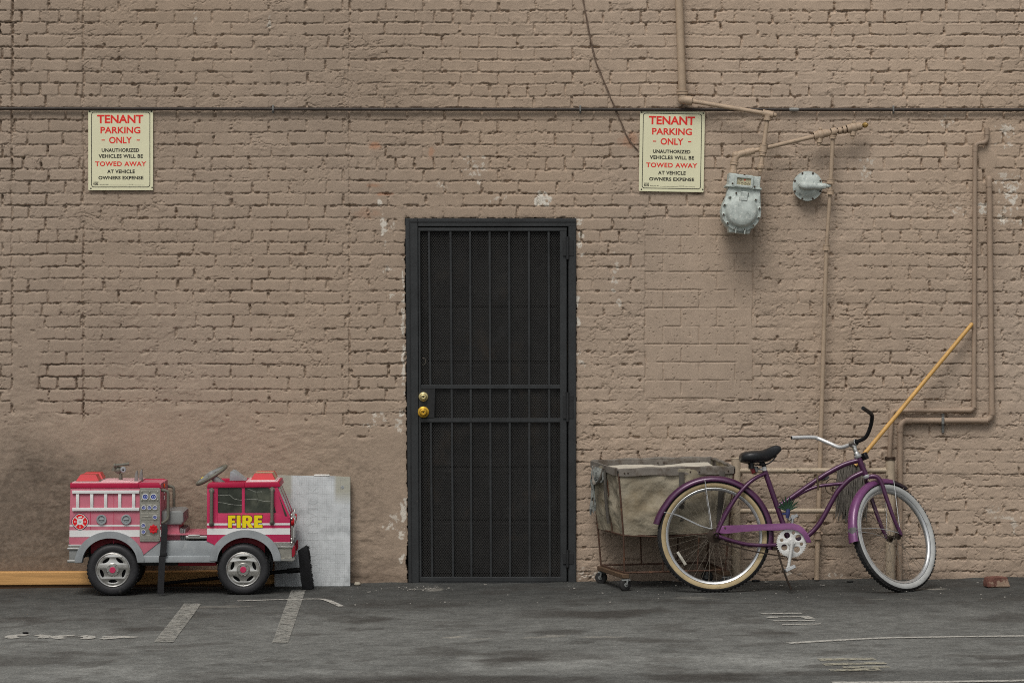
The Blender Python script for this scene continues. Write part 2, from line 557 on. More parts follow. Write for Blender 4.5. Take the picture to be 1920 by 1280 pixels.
def board_mat():
    m = pm('grey_scored_board', lin(194, 198, 199), 0.75, var=0.16, vs=9, bump=0.001, bs=130,
           dirt=(lin(120, 124, 124), 8.0, 0.5, 0.2, 0.6), dirt2=(lin(210, 212, 208), 50.0, 0.6, 0.1, 0.5), attr=None, spec=0.2)
    nt = m.node_tree
    b = nt.nodes['Principled BSDF']
    src = b.inputs['Base Color'].links[0].from_socket
    tc = nd(nt, 'ShaderNodeTexCoord')
    sp = nd(nt, 'ShaderNodeSeparateXYZ')
    nt.links.new(tc.outputs['Object'], sp.inputs[0])
    nz = nd(nt, 'ShaderNodeTexNoise')
    nz.inputs['Scale'].default_value = 26.0
    nz.inputs['Detail'].default_value = 6.0
    nt.links.new(tc.outputs['Object'], nz.inputs['Vector'])
    lines = None
    for ax, per in ((0, 0.0262), (2, 0.0262), (0, 0.0131), (2, 0.0131)):
        md = nd(nt, 'ShaderNodeMath', operation='PINGPONG')
        nt.links.new(sp.outputs[ax], md.inputs[0])
        md.inputs[1].default_value = per / 2
        w = 0.0011 if per > 0.02 else 0.0006
        ln = ramp(nt, md.outputs[0], 0.0, w, 1.0, 0.0)
        if lines is None:
            lines = ln
        else:
            mx = nd(nt, 'ShaderNodeMath', operation='MAXIMUM')
            nt.links.new(lines, mx.inputs[0])
            nt.links.new(ln, mx.inputs[1])
            lines = mx.outputs[0]
    fade = nd(nt, 'ShaderNodeMath', operation='MULTIPLY')
    nt.links.new(lines, fade.inputs[0])
    nt.links.new(ramp(nt, nz.outputs['Fac'], 0.35, 0.62, 0.0, 0.75), fade.inputs[1])
    # beige, cleaner upper corners
    top = ramp(nt, sp.outputs[2], 0.46, 0.54)
    n2 = nd(nt, 'ShaderNodeTexNoise')
    n2.inputs['Scale'].default_value = 6.0
    nt.links.new(tc.outputs['Object'], n2.inputs['Vector'])
    sd_ = nd(nt, 'ShaderNodeMath', operation='ABSOLUTE')
    nt.links.new(sp.outputs[0], sd_.inputs[0])
    side = ramp(nt, sd_.outputs[0], 0.115, 0.135)
    mm = nd(nt, 'ShaderNodeMath', operation='MULTIPLY')
    nt.links.new(top, mm.inputs[0])
    nt.links.new(side, mm.inputs[1])
    c1 = mixc(nt, mm.outputs[0], src, lin(166, 165, 152))
    c2 = mixc(nt, fade.outputs[0], c1, lin(104, 106, 104))
    nt.links.new(c2, b.inputs['Base Color'])
    return m


M['board'] = board_mat()


def worn_paint(name, col, thr, soft=0.1, sc=40.0):
    m = bpy.data.materials.new(name)
    m.use_nodes = True
    nt = m.node_tree
    b = nt.nodes['Principled BSDF']
    b.inputs['Base Color'].default_value = (*col, 1)
    b.inputs['Roughness'].default_value = 0.85
    b.inputs['Specular IOR Level'].default_value = 0.2
    tc = nd(nt, 'ShaderNodeTexCoord')
    n = nd(nt, 'ShaderNodeTexNoise')
    n.inputs['Scale'].default_value = sc
    n.inputs['Detail'].default_value = 8.0
    n.inputs['Roughness'].default_value = 0.75
    nt.links.new(tc.outputs['Object'], n.inputs['Vector'])
    tr = nd(nt, 'ShaderNodeBsdfTransparent')
    mx = nd(nt, 'ShaderNodeMixShader')
    nt.links.new(ramp(nt, n.outputs['Fac'], thr, thr + soft, 0.0, 0.9), mx.inputs[0])
    nt.links.new(tr.outputs[0], mx.inputs[1])
    nt.links.new(b.outputs[0], mx.inputs[2])
    nt.links.new(mx.outputs[0], nt.nodes['Material Output'].inputs['Surface'])
    return m


M['linepaint'] = worn_paint('worn_line_paint', lin(158, 157, 150), 0.36, 0.20, 34.0)
M['linepaint2'] = worn_paint('thin_line_paint', lin(192, 190, 182), 0.37, 0.14, 50.0)
M['faint'] = worn_paint('faint_old_paint', lin(172, 168, 150), 0.41, 0.14, 30.0)

# ------------------------------------------------------------------ numpy noise
_tab = np.random.RandomState(11).rand(256, 256).astype(np.float32)


def vn(u, v, s, seed=0):
    a = u / s + seed * 17.31
    b = v / s + seed * 9.77
    i, j = np.floor(a).astype(np.int64), np.floor(b).astype(np.int64)
    f, g = (a - i).astype(np.float32), (b - j).astype(np.float32)
    f, g = f * f * (3 - 2 * f), g * g * (3 - 2 * g)
    i0, j0, i1, j1 = i & 255, j & 255, (i + 1) & 255, (j + 1) & 255
    return (_tab[i0, j0] * (1 - f) + _tab[i1, j0] * f) * (1 - g) + (_tab[i0, j1] * (1 - f) + _tab[i1, j1] * f) * g


def fbm(u, v, s, seed=0, o=4, gain=0.5):
    t, a, n = 0, 1.0, 0.0
    for k in range(o):
        t = t + a * vn(u, v, s / 2 ** k, seed + 5 * k)
        n += a
        a *= gain
    return t / n


def ss(a, b, x):
    t = np.clip((x - a) / (b - a), 0, 1)
    return t * t * (3 - 2 * t)


def hsh(i, j, k=0):
    return _tab[(i * 37 + j * 101 + k * 59) & 255, (i * 91 + j * 29 + k * 173) & 255]


def grid_object(name, X, Y2, pos, col, mat):
    """a sheet of len(Y2) by len(X) points with the colour attribute 'paint'"""
    ny, nx = len(Y2), len(X)
    me = bpy.data.meshes.new(name)
    me.vertices.add(nx * ny)
    me.vertices.foreach_set('co', pos.reshape(-1).astype(np.float32))
    idx = np.arange(nx * ny).reshape(ny, nx)
    q = np.stack([idx[:-1, :-1], idx[:-1, 1:], idx[1:, 1:], idx[1:, :-1]], -1).reshape(-1, 4)
    nf = len(q)
    me.loops.add(nf * 4)
    me.loops.foreach_set('vertex_index', q.reshape(-1).astype(np.int32))
    me.polygons.add(nf)
    me.polygons.foreach_set('loop_start', np.arange(0, nf * 4, 4, dtype=np.int32))
    me.update(calc_edges=True)
    me.validate()
    at = me.color_attributes.new('paint', 'FLOAT_COLOR', 'POINT')
    rgba = np.ones((nx * ny, 4), np.float32)
    rgba[:, :3] = col.reshape(-1, 3)
    at.data.foreach_set('color', rgba.reshape(-1))
    me.shade_smooth()
    me.materials.append(mat)
    o = bpy.data.objects.new(name, me)
    C.objects.link(o)
    return o


# ------------------------------------------------------------------ the wall
def build_wall():
    st = 0.0038
    xs = np.concatenate([np.linspace(-14, -3.9, 60)[:-1], np.linspace(-3.9, -3.02, 60)[:-1], np.arange(-3.02, 3.02, st),
                         np.linspace(3.02, 3.9, 60), np.linspace(3.9, 14, 60)[1:]])
    zs = np.concatenate([np.arange(-0.12, 3.40, st), np.linspace(3.40, 4.1, 50), np.linspace(4.1, 6.5, 30)[1:]])
    X, Z = np.meshgrid(xs, zs)
    U = (X * PXM + 960)
    V = (1092 - Z * PXM)
    n25a, n25b = fbm(U, V, 28, 1, 3), fbm(U, V, 28, 2, 3)
    fine = fbm(U, V, 7, 3, 2)
    uu = U + (n25a - .5) * 4 + (fine - .5) * 2.2
    vv = V + (n25b - .5) * 2.6 + (fbm(U, V, 160, 4, 2) - .5) * 4 + (fbm(U, V, 5, 6, 2) - .5) * 2.2
    CH = 22.85
    t = (vv + 2.05) / CH
    ci = np.floor(t).astype(np.int64)
    f = t - ci
    dtop, dbot = f * CH, (1 - f) * CH
    # zones between the old vertical seams
    seams = [22.0, 156.0, 655.0]
    zone = np.zeros(U.shape, np.int64)
    dseam = np.full(U.shape, 1e3)
    for q in seams:
        zone += (uu > q)
        dseam = np.minimum(dseam, np.abs(uu - q) + np.where(V > 800, 99, 0))
    zx0 = np.array([22.0 - 71 * 20, 22.0, 156.0, 655.0])[zone]
    header = (ci % 6 == 1) & ((zone == 3) | (zone == 1))
    L = np.where(header, 35.2, np.where(zone == 1, 67.0, 70.0))
    jit = (hsh(ci, zone, 3) - .5) * 9
    offx = np.where(ci % 2 == 0, 0.0, 0.5) * L + jit
    s = (uu - zx0 + offx) / L
    bj = np.floor(s).astype(np.int64)
    g = s - bj
    dl, dr = g * L, (1 - g) * L
    ds = np.minimum(dl, dr)
    ds = np.minimum(ds, dseam)
    r1, r2, r3, r4 = hsh(ci, bj, 11 + 0), hsh(ci, bj, 23), hsh(ci, bj, 31), hsh(ci, bj, 47)
    wj = 0.5 + 1.3 * fbm(U, V, 40, 7, 3)
    dv = np.minimum(dtop, dbot)
    specky = ss(.40, .62, fbm(U, V, 55, 21, 3))
    # rounded corners
    cc = 5.0 + 5.0 * r2
    q = cc - np.hypot(np.maximum(0, cc - ds), np.maximum(0, cc - dv))
    a_top = ss(wj * 0.2, wj * 0.2 + 3.4, np.minimum(dtop, q + 2.0))
    a_bot = ss(wj * 0.3, wj * 0.3 + 1.8, np.minimum(dbot, q + 2.0))
    a_sid = ss(wj * 0.3, wj * 0.3 + 2.2, np.minimum(ds, q + 2.0))
    # how much of each joint the paint and pointing have filled
    bedn = fbm(U * 0.7, V * 2.0, 64, 8, 4)
    headn = fbm(U * 1.2, V * 0.8, 46, 9, 4)
    bd = 1.3 + 2.6 * ss(0.36, 0.70, bedn)
    hd = 2.0 + 3.4 * ss(0.36, 0.70, headn)
    leftzone = ss(170, 140, U) * ss(780, 700, V)
    bd = bd * (1 + 0.6 * leftzone)
    hd = hd * (1 + 1.0 * leftzone)
    low = ss(430, 760, V)
    hd = hd * (1 - 0.45 * low)
    rightlow = ss(1405, 1425, U) * ss(380, 470, V) * ss(1640, 1600, U)
    rl2 = ss(1085, 1100, U) * ss(700, 780, V)
    smear = np.clip(np.maximum(np.maximum(rightlow, rl2 * 0.9), 0.55 * ss(1085, 1110, U) * ss(480, 640, V)) + 0.7 * ss(0.64, 0.74, fbm(U, V, 110, 12, 3)), 0, 1)
    bd = bd * (1 - 0.5 * smear)
    hd = hd * (1 - 0.6 * smear)
    h = -np.maximum(bd * (1 - a_top * a_bot), hd * (1 - a_sid))
    inside = a_top * a_bot * a_sid
    grit = (1 - inside) * (1 - .5 * smear)
    h += grit * ((fbm(U, V, 4.6, 64, 2) - .5) * 4.4 + (fbm(U, V, 11, 65, 2) - .5) * 2.5)
    h -= grit * 6.0 * ss(.62, .72, fbm(U, V, 5.2, 66, 2))
    h += inside * ((r1 - .5) * 1.7 + (f - .5) * (0.4 + 2.0 * r2 * (0.4 + low)) + (g - .5) * (r3 - .5) * 2.4)
    # open hairline cracks along the joints, coming and going
    ck = fbm(U, V * 1.5, 26, 10, 4)
    ckl = fbm(U, V, 150, 13, 2)
    thr = 0.52 - 0.30 * (ckl - .5) - 0.10 * leftzone + 0.06 * smear
    open_b = ss(thr, thr + 0.07, ck) * ss(1.55, 0.5, np.abs(dbot - 0.9 + (fine - .5) * 1.6))
    ck2 = fbm(U * 1.6, V * 0.9, 24, 11, 4)
    thr2 = 0.475 - 0.26 * (ckl - .5) - 0.12 * leftzone + 0.05 * low + 0.08 * smear
    open_h = ss(thr2, thr2 + 0.07, ck2) * ss(1.55, 0.5, np.abs(ds - 0.8 + (fine - .5) * 1.8)) * ss(0.5, 3.0, dv)
    crack = np.maximum(open_b * (1.6 + 8.0 * ss(.45, .74, ck) + 4 * leftzone) * (.5 + 1.0 * ss(.3, .7, ckl)), open_h * (3.0 + 9.5 * ss(.45, .72, ck2) + 4 * leftzone) * (.5 + 1.0 * ss(.3, .7, ckl)))
    h -= crack
    for q_ in (22.0, 156.0, 655.0):
        h -= 4.5 * ss(1.7, 0.4, np.abs(uu - q_ + (fine - .5) * 2)) * ss(.36, .52, fbm(U, V, 30, 63, 4)) * ss(800, 770, V)
    # beads of paint along the arrises, higher up on the right
    bead = ss(600, 760, U) * ss(330, 240, V)
    h += bead * 1.5 * np.exp(-((np.minimum(ds, dv) - 3.4) / 1.2) ** 2) * ss(.42, .6, fbm(U, V, 40, 17, 3))
    # ragged crumbs and pits at the arrises
    edge = ss(6.5, 0.5, np.minimum(ds, np.minimum(dtop, dbot)))
    h += edge * (fbm(U, V, 6, 14, 3) - .5) * 4.2 * (0.3 + 1.0 * ss(0.45, .7, fbm(U, V, 70, 15, 2)))
    pits = ss(0.67, 0.76, fbm(U, V, 13, 16, 3)) * ss(4.5, 1.0, np.minimum(dbot, np.minimum(ds, dtop)))
    h -= pits * 11
    # general surface
    h += (fbm(U, V, 34, 18, 3) - .5) * 1.3 + (fbm(U, V, 6, 19, 3) - .5) * 0.9
    h += smear * ((fbm(U * .6, V * 1.2, 28, 20, 4) - .5) * 11.0)
    # trowelled smears and drips across the joints
    dr_ = ss(0.66, 0.71, fbm(U * 0.8, V * 1.2, 46, 22, 4))
    h = h * (1 - 0.6 * dr_) + dr_ * ((fbm(U * 1.0 + V * .5, V, 14, 23, 3) - .5) * 6 + 1.0)
    # wrinkles and split paint, mostly where the surface has been patched
    wz = np.clip(smear + dr_ + .35 * specky, 0, 1)
    rg = 1 - np.abs(2 * fbm(U + 20 * n25a, V * 1.9 + 16 * n25b, 34, 43, 4) - 1)
    h -= wz * 5.5 * ss(.955, .992, rg) * ss(.40, .6, fbm(U, V, 30, 44, 2))
    rg2 = 1 - np.abs(2 * fbm(U * 1.4, V * 1.4, 30, 45, 4) - 1)
    h += wz * 1.6 * ss(.93, .99, rg2)
    # pin holes and grit, clustered beside the joints
    h -= 4.5 * ss(.69, .77, fbm(U, V, 4.2, 46, 2)) * specky * (0.25 + 0.75 * ss(8, 2, np.minimum(ds, dv)))
    h += (fbm(U, V, 3.2, 47, 2) - .5) * 1.6 * specky
    # concrete block infill
    cm = ss(1207, 1211, uu) * ss(1414, 1410, uu) * ss(404, 408, vv) * ss(751, 747, vv)
    tc_ = (V + (n25b - .5) * 2.4 - 408) / 33.9
    ki = np.floor(tc_).astype(np.int64)
    fk = tc_ - ki
    sk = (U + (n25a - .5) * 2 - 1210 + np.where(ki % 2 == 0, 33.5, 0)) / 67.2
    gk = sk - np.floor(sk)
    dk = np.minimum(np.minimum(fk, 1 - fk) * 33.9, np.minimum(gk, 1 - gk) * 67.2 + 0.2)
    hk = np.minimum(gk, 1 - gk) * 67.2
    hb = -np.maximum(6.5 * ss(1.9, 0.3, np.minimum(fk, 1 - fk) * 33.9) * ss(.30, .55, fbm(U, V, 22, 25, 4)), 6.5 * ss(1.9, 0.3, hk) * ss(.30, .5, fbm(U, V, 18, 67, 4))) - 2.2 + (fbm(U, V, 30, 26, 2) - .5) * 1.2 + (fbm(U, V, 5, 27, 2) - .5) * .7
    hb -= 5.0 * ss(0.78, 0.86, fbm(U, V, 4, 28, 2))
    h = h * (1 - cm) + hb * cm
    ce = np.minimum(np.minimum(np.abs(uu - 1210), np.abs(uu - 1412)) + np.where((vv > 400) & (vv < 752), 0, 99),
                    np.minimum(np.abs(vv - 406), np.abs(vv - 749)) + np.where((uu > 1205) & (uu < 1417), 0, 99))
    h -= 6.0 * ss(2.4, 0.4, ce) * ss(.32, .6, fbm(U, V, 22, 29, 4))
    # flush patch by the meter outlet
    pt = ss(22, 15, np.hypot((U - 1852) * .9, (V - 300) * .75) + (n25a - .5) * 14)
    h = h * (1 - pt) + (1.5 + (fine - .5)) * pt
    # render coat along the foot of the wall, left of the door
    edge_v = 768 + (fbm(U, V, 90, 30, 3) - .5) * 60 + 34 * ss(480, 640, U) 
    stc = ss(-4, 9, V - edge_v) * ss(775, 765, U)
    strip = ss(75, 55, np.abs(U - 48) * 2.6 + (n25b - .5) * 60) * ss(560, 620, V + (n25a - .5) * 60)
    stc = np.clip(np.maximum(stc, strip), 0, 1)
    wav = fbm(U + 30 * fbm(U, V, 60, 31, 2), V * 2.2 + 26 * fbm(U, V, 70, 32, 2), 26, 33, 4)
    hs_ = 2.6 + (wav - .5) * 8.0 * (0.35 + ss(0.45, .68, fbm(U, V, 80, 37, 3))) + (fbm(U, V, 4.5, 34, 3) - .5) * 2.6 + (fbm(U, V, 120, 35, 2) - .5) * 6
    hs_ -= 6 * ss(0.74, 0.82, fbm(U, V * 1.4, 16, 36, 3)) * ss(60, 5, V - edge_v)
    h = h * (1 - stc) + hs_ * stc
    # foot of the wall crumbles right of the door
    ft = ss(1020, 1078, V) * ss(1085, 1100, U)
    h += ft * (fbm(U, V, 30, 38, 4) - .5) * 22
    # ---- opening for the door
    rag = (fbm(U, V, 9, 40, 3) - .5) * 5 + (fbm(U, V, 30, 41, 2) - .5) * 4
    din = np.minimum(np.minimum(U - 760 - 4 * ss(430, 1080, V) + rag, 1079.5 - U + rag), V - 410 + rag * .6)
    near = ss(-7, 0, din)
    h -= near * 4 * fbm(U, V, 12, 42, 2)
    Yp = -h / 1000.0
    hole = din > 0
    Yp = np.where(hole, 0.17, Yp)
    pos = np.stack([X, Yp, Z], -1)
    # ---- paint colour, with the wear that has a shape of its own
    base = np.array(lin(165, 147, 129))
    tint = 1 + (fbm(U, V, 260, 50, 3) - .5) * 0.20 + (fbm(U, V, 50, 51, 3) - .5) * 0.10 + (r4 - .5) * 0.075 * inside * (1 - stc)
    col = base[None, None, :] * tint[..., None]
    warm = fbm(U, V, 330, 52, 2) - .5
    col *= (0.93 + 0.12 * ss(500, -50, V) * (0.3 + 0.7 * ss(300, 1300, U)) + 0.16 * ss(700, 1350, U + 60 * (fbm(U, V, 200, 62, 3) - .5)))[..., None]      # light falloff put into the paint: brighter higher up and to the right
    col *= np.stack([1 + warm * .05, 1 + warm * 0, 1 - warm * .07], -1)

    def blend(mask, c):
        nonlocal col
        col = col * (1 - mask[..., None]) + np.array(c)[None, None, :] * mask[..., None]
    grime = ss(790, 930, V + (fbm(U, V, 110, 53, 4) - .5) * 150) * ss(520, 130, U + (fbm(U, V, 110, 54, 4) - .5) * 150)
    blend(grime * (0.50 + 0.22 * ss(.25, .75, fbm(U, V, 6, 55, 4, .7))), lin(76, 68, 59))
    sp_ = ss(0.42, 0.8, fbm(U, V, 9, 56, 5, .65)) * ss(800, 860, V) * ss(760, 700, U) * ss(.38, .62, fbm(U, V, 70, 59, 3))
    blend(sp_ * 0.4, lin(84, 74, 64))
    foot = ss(1040, 1088, V + (fbm(U, V, 40, 57, 3) - .5) * 40)
    blend(foot * 0.35, lin(100, 84, 72))
    # rust tints
    for (cx, cy, rx, ry, am) in ((703, 273, 16, 10, .5), (808, 285, 9, 16, .4), (1180, 262, 22, 20, .35), (700, 347, 22, 6, .4), (720, 364, 22, 4, .5), (690, 400, 30, 12, .2)):
        e = np.hypot((U - cx) / rx, (V - cy) / ry) + (fbm(U, V, 8, 58, 3) - .5) * 1.2
        blend(ss(1.0, 0.2, e) * am, lin(176, 118, 82))
    # flaked paint
    chip = fbm(U, V, 7, 60, 4)
    frag = ss(.25, .75, fbm(U, V, 6, 61, 3, .7))
    blobs = [(1017, 377, 12, 13, 1.0), (720, 424, 6, 15, 1.0), (713, 379, 5, 5, .9), (735, 422, 10, 10, .35), (893, 312, 26, 14, .35), (897, 342, 8, 8, .5),
             (905, 300, 6, 8, .5), (830, 345, 10, 10, .4), (935, 372, 14, 10, .4), (1153, 512, 7, 26, .5), (1150, 545, 5, 4, .8), (1160, 565, 5, 8, .6), (1844, 393, 9, 10, 1.0), (1895, 368, 12, 22, .9),
             (1885, 395, 22, 16, .45), (1890, 345, 26, 24, .4), (1886, 240, 13, 15, .55), (1775, 228, 11, 10, .4), (1625, 322, 12, 22, .45), (1800, 398, 16, 14, .35), (1885, 272, 22, 6, .35),
             (1896, 415, 26, 5, .7), (752, 772, 5, 14, 1.0), (715, 785, 14, 10, .45), (748, 795, 12, 14, .5), (703, 798, 20, 4, .45), (724, 460, 6, 12, .5), (726, 505, 10, 8, .35),
             (738, 555, 8, 6, .6), (740, 970, 12, 6, .4), (735, 985, 8, 10, .45), (728, 990, 8, 5, .6), (757, 958, 5, 22, .9), (752, 1000, 5, 12, .9), (754, 1045, 5, 10, .9),
             (1086, 420, 6, 10, .7), (1087, 438, 7, 7, 1.0), (1085, 458, 5, 8, .9), (1090, 478, 5, 4, .8), (1082, 565, 4, 14, 1.0), (1082, 607, 4, 12, .9), (1090, 680, 9, 9, .55), (1087, 660, 6, 12, .4),
             (1905, 985, 10, 14, .3), (1880, 970, 16, 5, .35), (1860, 955, 14, 8, .25), (1098, 1075, 30, 10, .3), (1480, 1075, 22, 5, .35), (1560, 1078, 26, 4, .4),
             (755, 520, 3, 26, .8), (756, 590, 3, 40, .8), (757, 690, 3, 46, .9), (505, 48, 3, 14, .4), (365, 30, 4, 16, .3)]
    for (cx, cy, rx, ry, am) in blobs:
        wmask = (np.abs(U - cx) < rx * 2.5) & (np.abs(V - cy) < ry * 2.5)
        e = np.where(wmask, np.hypot((U - cx) / rx, (V - cy) / ry) + (chip - .5) * 2.6, 9)
        blend(ss(0.95, 0.75, e) * (1.0 if am > .75 else 1) * ss(.86 - am * .86, 1.04 - am * .86, frag) * (.35 + .6 * am), lin(212, 205, 192))
    blend(hole * 1.0, lin(30, 28, 26))
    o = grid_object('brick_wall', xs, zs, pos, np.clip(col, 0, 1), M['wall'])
    tag(o, 'long taupe painted brick wall with chipped joints and a block infill patch', 'wall', kind='thing')


build_wall()


# ------------------------------------------------------------------ the ground
def build_ground():
    xs = np.concatenate([np.linspace(-60, -4, 40)[:-1], np.arange(-4, 4, 0.018), np.linspace(4, 60, 40)])
    ys = np.concatenate([np.linspace(-80, -5.6, 40)[:-1], np.arange(-5.6, 0.25, 0.018)])
    X, Y = np.meshgrid(xs, ys)
    Z = SLOPE * X
    Z = Z + (fbm(X * 100, Y * 100, 90, 71, 3) - .5) * 0.012 * ss(6, 4, np.abs(X))
    lip = ss(-0.10, 0.0, Y)
    Z = Z + lip * (fbm(X * 100, Y * 100, 22, 72, 3) - .35) * 0.028
    A, B = X * 100, Y * 100
    base = np.array(lin(102, 103, 100))
    v = 1 + (fbm(A, B, 130, 73, 4) - .5) * 0.34 + (fbm(A, B, 30, 74, 4) - .5) * 0.26 + (fbm(A, B, 7, 81, 3) - .5) * 0.55 + (fbm(A, B, 3.7, 82, 1) - .5) * .28
    v = v * (1.24 - 0.74 * ss(-2.8, -0.5, Y + (fbm(A, B, 50, 75, 3) - .5) * .8))  # the wall's shade put into the colour: asphalt darkens towards the wall
    # paler, worn lane nearest the viewer
    pale = ss(0.42, 0.0, np.abs(Y + 3.95 + (fbm(A, B, 160, 76, 3) - .5) * .6))
    v = v * (1 + 0.42 * pale * ss(.3, .6, fbm(A, B, 60, 77, 3)))
    v = v * (1 - 0.30 * ss(-4.18, -4.30, Y + (fbm(A, B, 60, 83, 3) - .5) * .3) * ss(-1.4, -.6, X))
    col = base[None, None, :] * v[..., None]

    def blend(mask, c):
        nonlocal col
        col = col * (1 - mask[..., None]) + np.array(c)[None, None, :] * mask[..., None]
    # oil stains
    rs = np.random.RandomState(5)
    st = [(1080, 1150, .55, .35, .55), (1140, 1150, .35, .25, .6), (1060, 1184, .2, .16, .7), (1075, 1232, .65, .3, .6), (955, 1236, .25, .12, .8), (760, 1130, .5, .3, .4), (1190, 1198, .25, .15, .5),
          (1440, 1186, .2, .1, .6), (1870, 1158, .35, .3, .6), (1900, 1232, .22, .14, .6), (20, 1240, .35, .3, .6), (60, 1160, .35, .2, .5), (150, 1225, .25, .1, .5), (270, 1178, .2, .1, .6),
          (640, 1272, 1.0, .35, .45), (1290, 1268, .3, .2, .7), (900, 1275, .8, .25, .5), (600, 1148, .35, .2, .45), (1860, 1245, .2, .1, .5), (1500, 1262, .5, .1, .4), (700, 1160, .3, .2, .5)]
    for (u, vv, rx, ry, am) in st:
        p = G(u, vv)
        e = np.hypot((X - p.x) / rx, (Y - p.y) / ry) + (fbm(A, B, 26, 78, 4) - .5) * 1.6
        blend(ss(1.0, 0.35, e) * am * 0.75, lin(52, 48, 44))
    spots = ss(0.62, 0.72, fbm(A, B, 22, 79, 4))
    blend(spots * 0.35, lin(56, 52, 48))
    # broken white paint and plaster dust
    for (u, vv, rx, ry, am) in ((810, 1104, .13, .10, .5), (1755, 1103, .16, .05, .8), (850, 1194, .05, .05, .8), (1030, 1194, .14, .06, .55), (1110, 1194, .12, .05, .5), (920, 1196, .10, .04, .4),
                                (1480, 1084, .12, .05, .4), (1320, 1121, .16, .08, .25), (1630, 1123, .14, .02, .5), (415, 1136, .2, .06, .3)):
        p = G(u, vv)
        e = np.hypot((X - p.x) / rx, (Y - p.y) / ry) + (fbm(A, B, 9, 80, 3) - .5) * 3.6
        blend(ss(0.9, 0.5, e) * am * .8, lin(160, 156, 146))
    pos = np.stack([X, Y, Z], -1)
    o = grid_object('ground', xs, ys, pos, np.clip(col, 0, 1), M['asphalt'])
    tag(o, 'worn grey asphalt of the parking lot', 'ground', kind='structure')


build_ground()


def gnd(x, y):
    """height of the asphalt sheet"""
    return SLOPE * x + (float(fbm(np.array([x * 100.0]), np.array([y * 100.0]), 90, 71, 3)[0]) - .5) * 0.012


def strip(mb, pts, w, up=0.004):
    """a painted strip lying on the asphalt along world points, w metres wide"""
    src = [Vector(p) for p in pts]
    pts = [src[0]]
    for p, q in zip(src, src[1:]):
        n = max(1, int((q - p).length / .05))
        pts += [p.lerp(q, (i + 1) / n) for i in range(n)]
    vs, fs = [], []
    for i, p in enumerate(pts):
        t = (pts[min(i + 1, len(pts) - 1)] - pts[max(i - 1, 0)]).normalized()
        nrm = Vector((-t.y, t.x, 0)).normalized() * (w / 2)
        for q in (p + nrm, p - nrm):
            vs.append((q.x, q.y, gnd(q.x, q.y) + up))
    for i in range(len(pts) - 1):
        fs.append((2 * i, 2 * i + 1, 2 * i + 3, 2 * i + 2))
    mb.add(vs, fs)


def seg(a, b, n=8):
    a, b = Vector(a), Vector(b)
    return [a.lerp(b, i / n) for i in range(n + 1)]


def ground_quad(mb, px, up=0.004):
    ps = [G(u, v) for u, v in px]
    n, k = 60, 3
    vs, fs = [], []
    for i in range(n + 1):
        a, b = ps[0].lerp(ps[3], i / n), ps[1].lerp(ps[2], i / n)
        for j in range(k + 1):
            q = a.lerp(b, j / k)
            vs.append((q.x, q.y, gnd(q.x, q.y) + up))
    for i in range(n):
        for j in range(k):
            o = i * (k + 1) + j
            fs.append((o, o + 1, o + k + 2, o + k + 1))
    mb.add(vs, fs)


m = MB(); ground_quad(m, [(345, 1132), (377, 1132), (325, 1203), (289, 1203)])
tag(m.build('parking_line', M['linepaint'], smooth=0), 'shorter worn white stall stripe in front of the toy fire truck', 'road marking', 'worn stall stripes', 'structure')
m = MB(); ground_quad(m, [(546, 1107), (573, 1107), (540, 1205), (510, 1205)])
tag(m.build('parking_line', M['linepaint'], smooth=0), 'longer worn white stall stripe running out from the black broom head', 'road marking', 'worn stall stripes', 'structure')
m = MB(); strip(m, cr([G(445, 1127), G(520, 1124.5), G(590, 1123), G(612, 1125), G(640, 1137)], 6), 0.035)
tag(m.build('paint_scrape', M['linepaint2'], smooth=0), 'thin pale curved scrape across the second stall stripe', 'road marking', kind='structure')
m = MB(); strip(m, cr([G(1478, 1207), G(1540, 1203), G(1620, 1198.5), G(1700, 1195.5), G(1800, 1193.5), G(1930, 1192)], 6), 0.05)
tag(m.build('curved_line', M['linepaint2'], smooth=0), 'long thin curved white line on the asphalt before the bicycle', 'road marking', kind='structure')
m = MB(); strip(m, cr([G(1560, 1281), G(1700, 1279.5), G(1830, 1278), G(1960, 1276)], 6), 0.055)
tag(m.build('curved_line', M['linepaint2'], smooth=0), 'pale line at the very edge nearest the viewer', 'road marking', kind='structure')
m = MB()
for a, b in (((1427, 1151.5), (1503, 1150)), ((1442, 1157), (1518, 1156)), ((1450, 1164), (1528, 1162.7)), ((1467, 1170.7), (1540, 1169))):
    strip(m, seg(G(*a), G(*b)), 0.035)
strip(m, seg(G(1443, 1157), G(1452, 1158.6)), 0.05); strip(m, seg(G(1508, 1156), G(1520, 1160)), 0.05)
tag(m.build('stencil_mark', M['linepaint2'], smooth=0), 'faded stencil of four thin white bars below the bicycle', 'road marking', kind='structure')
m = MB()
for a, b, w in (((1535, 1238), (1640, 1236), .08), ((1544, 1247), (1660, 1244), .07), ((1556, 1257.5), (1650, 1256), .08), ((1580, 1252), (1668, 1251), .05)):
    strip(m, seg(G(*a), G(*b)), w)
tag(m.build('stencil_mark', M['faint'], smooth=0), 'larger smeared yellowish stencil patch nearer the viewer', 'road marking', kind='structure')
m = MB()


def garc(cu, cv, ru, rv, a0, a1, w):
    strip(m, [G(cu + ru * math.cos(R(a)), cv - rv * math.sin(R(a))) for a in np.linspace(a0, a1, 12)], w)


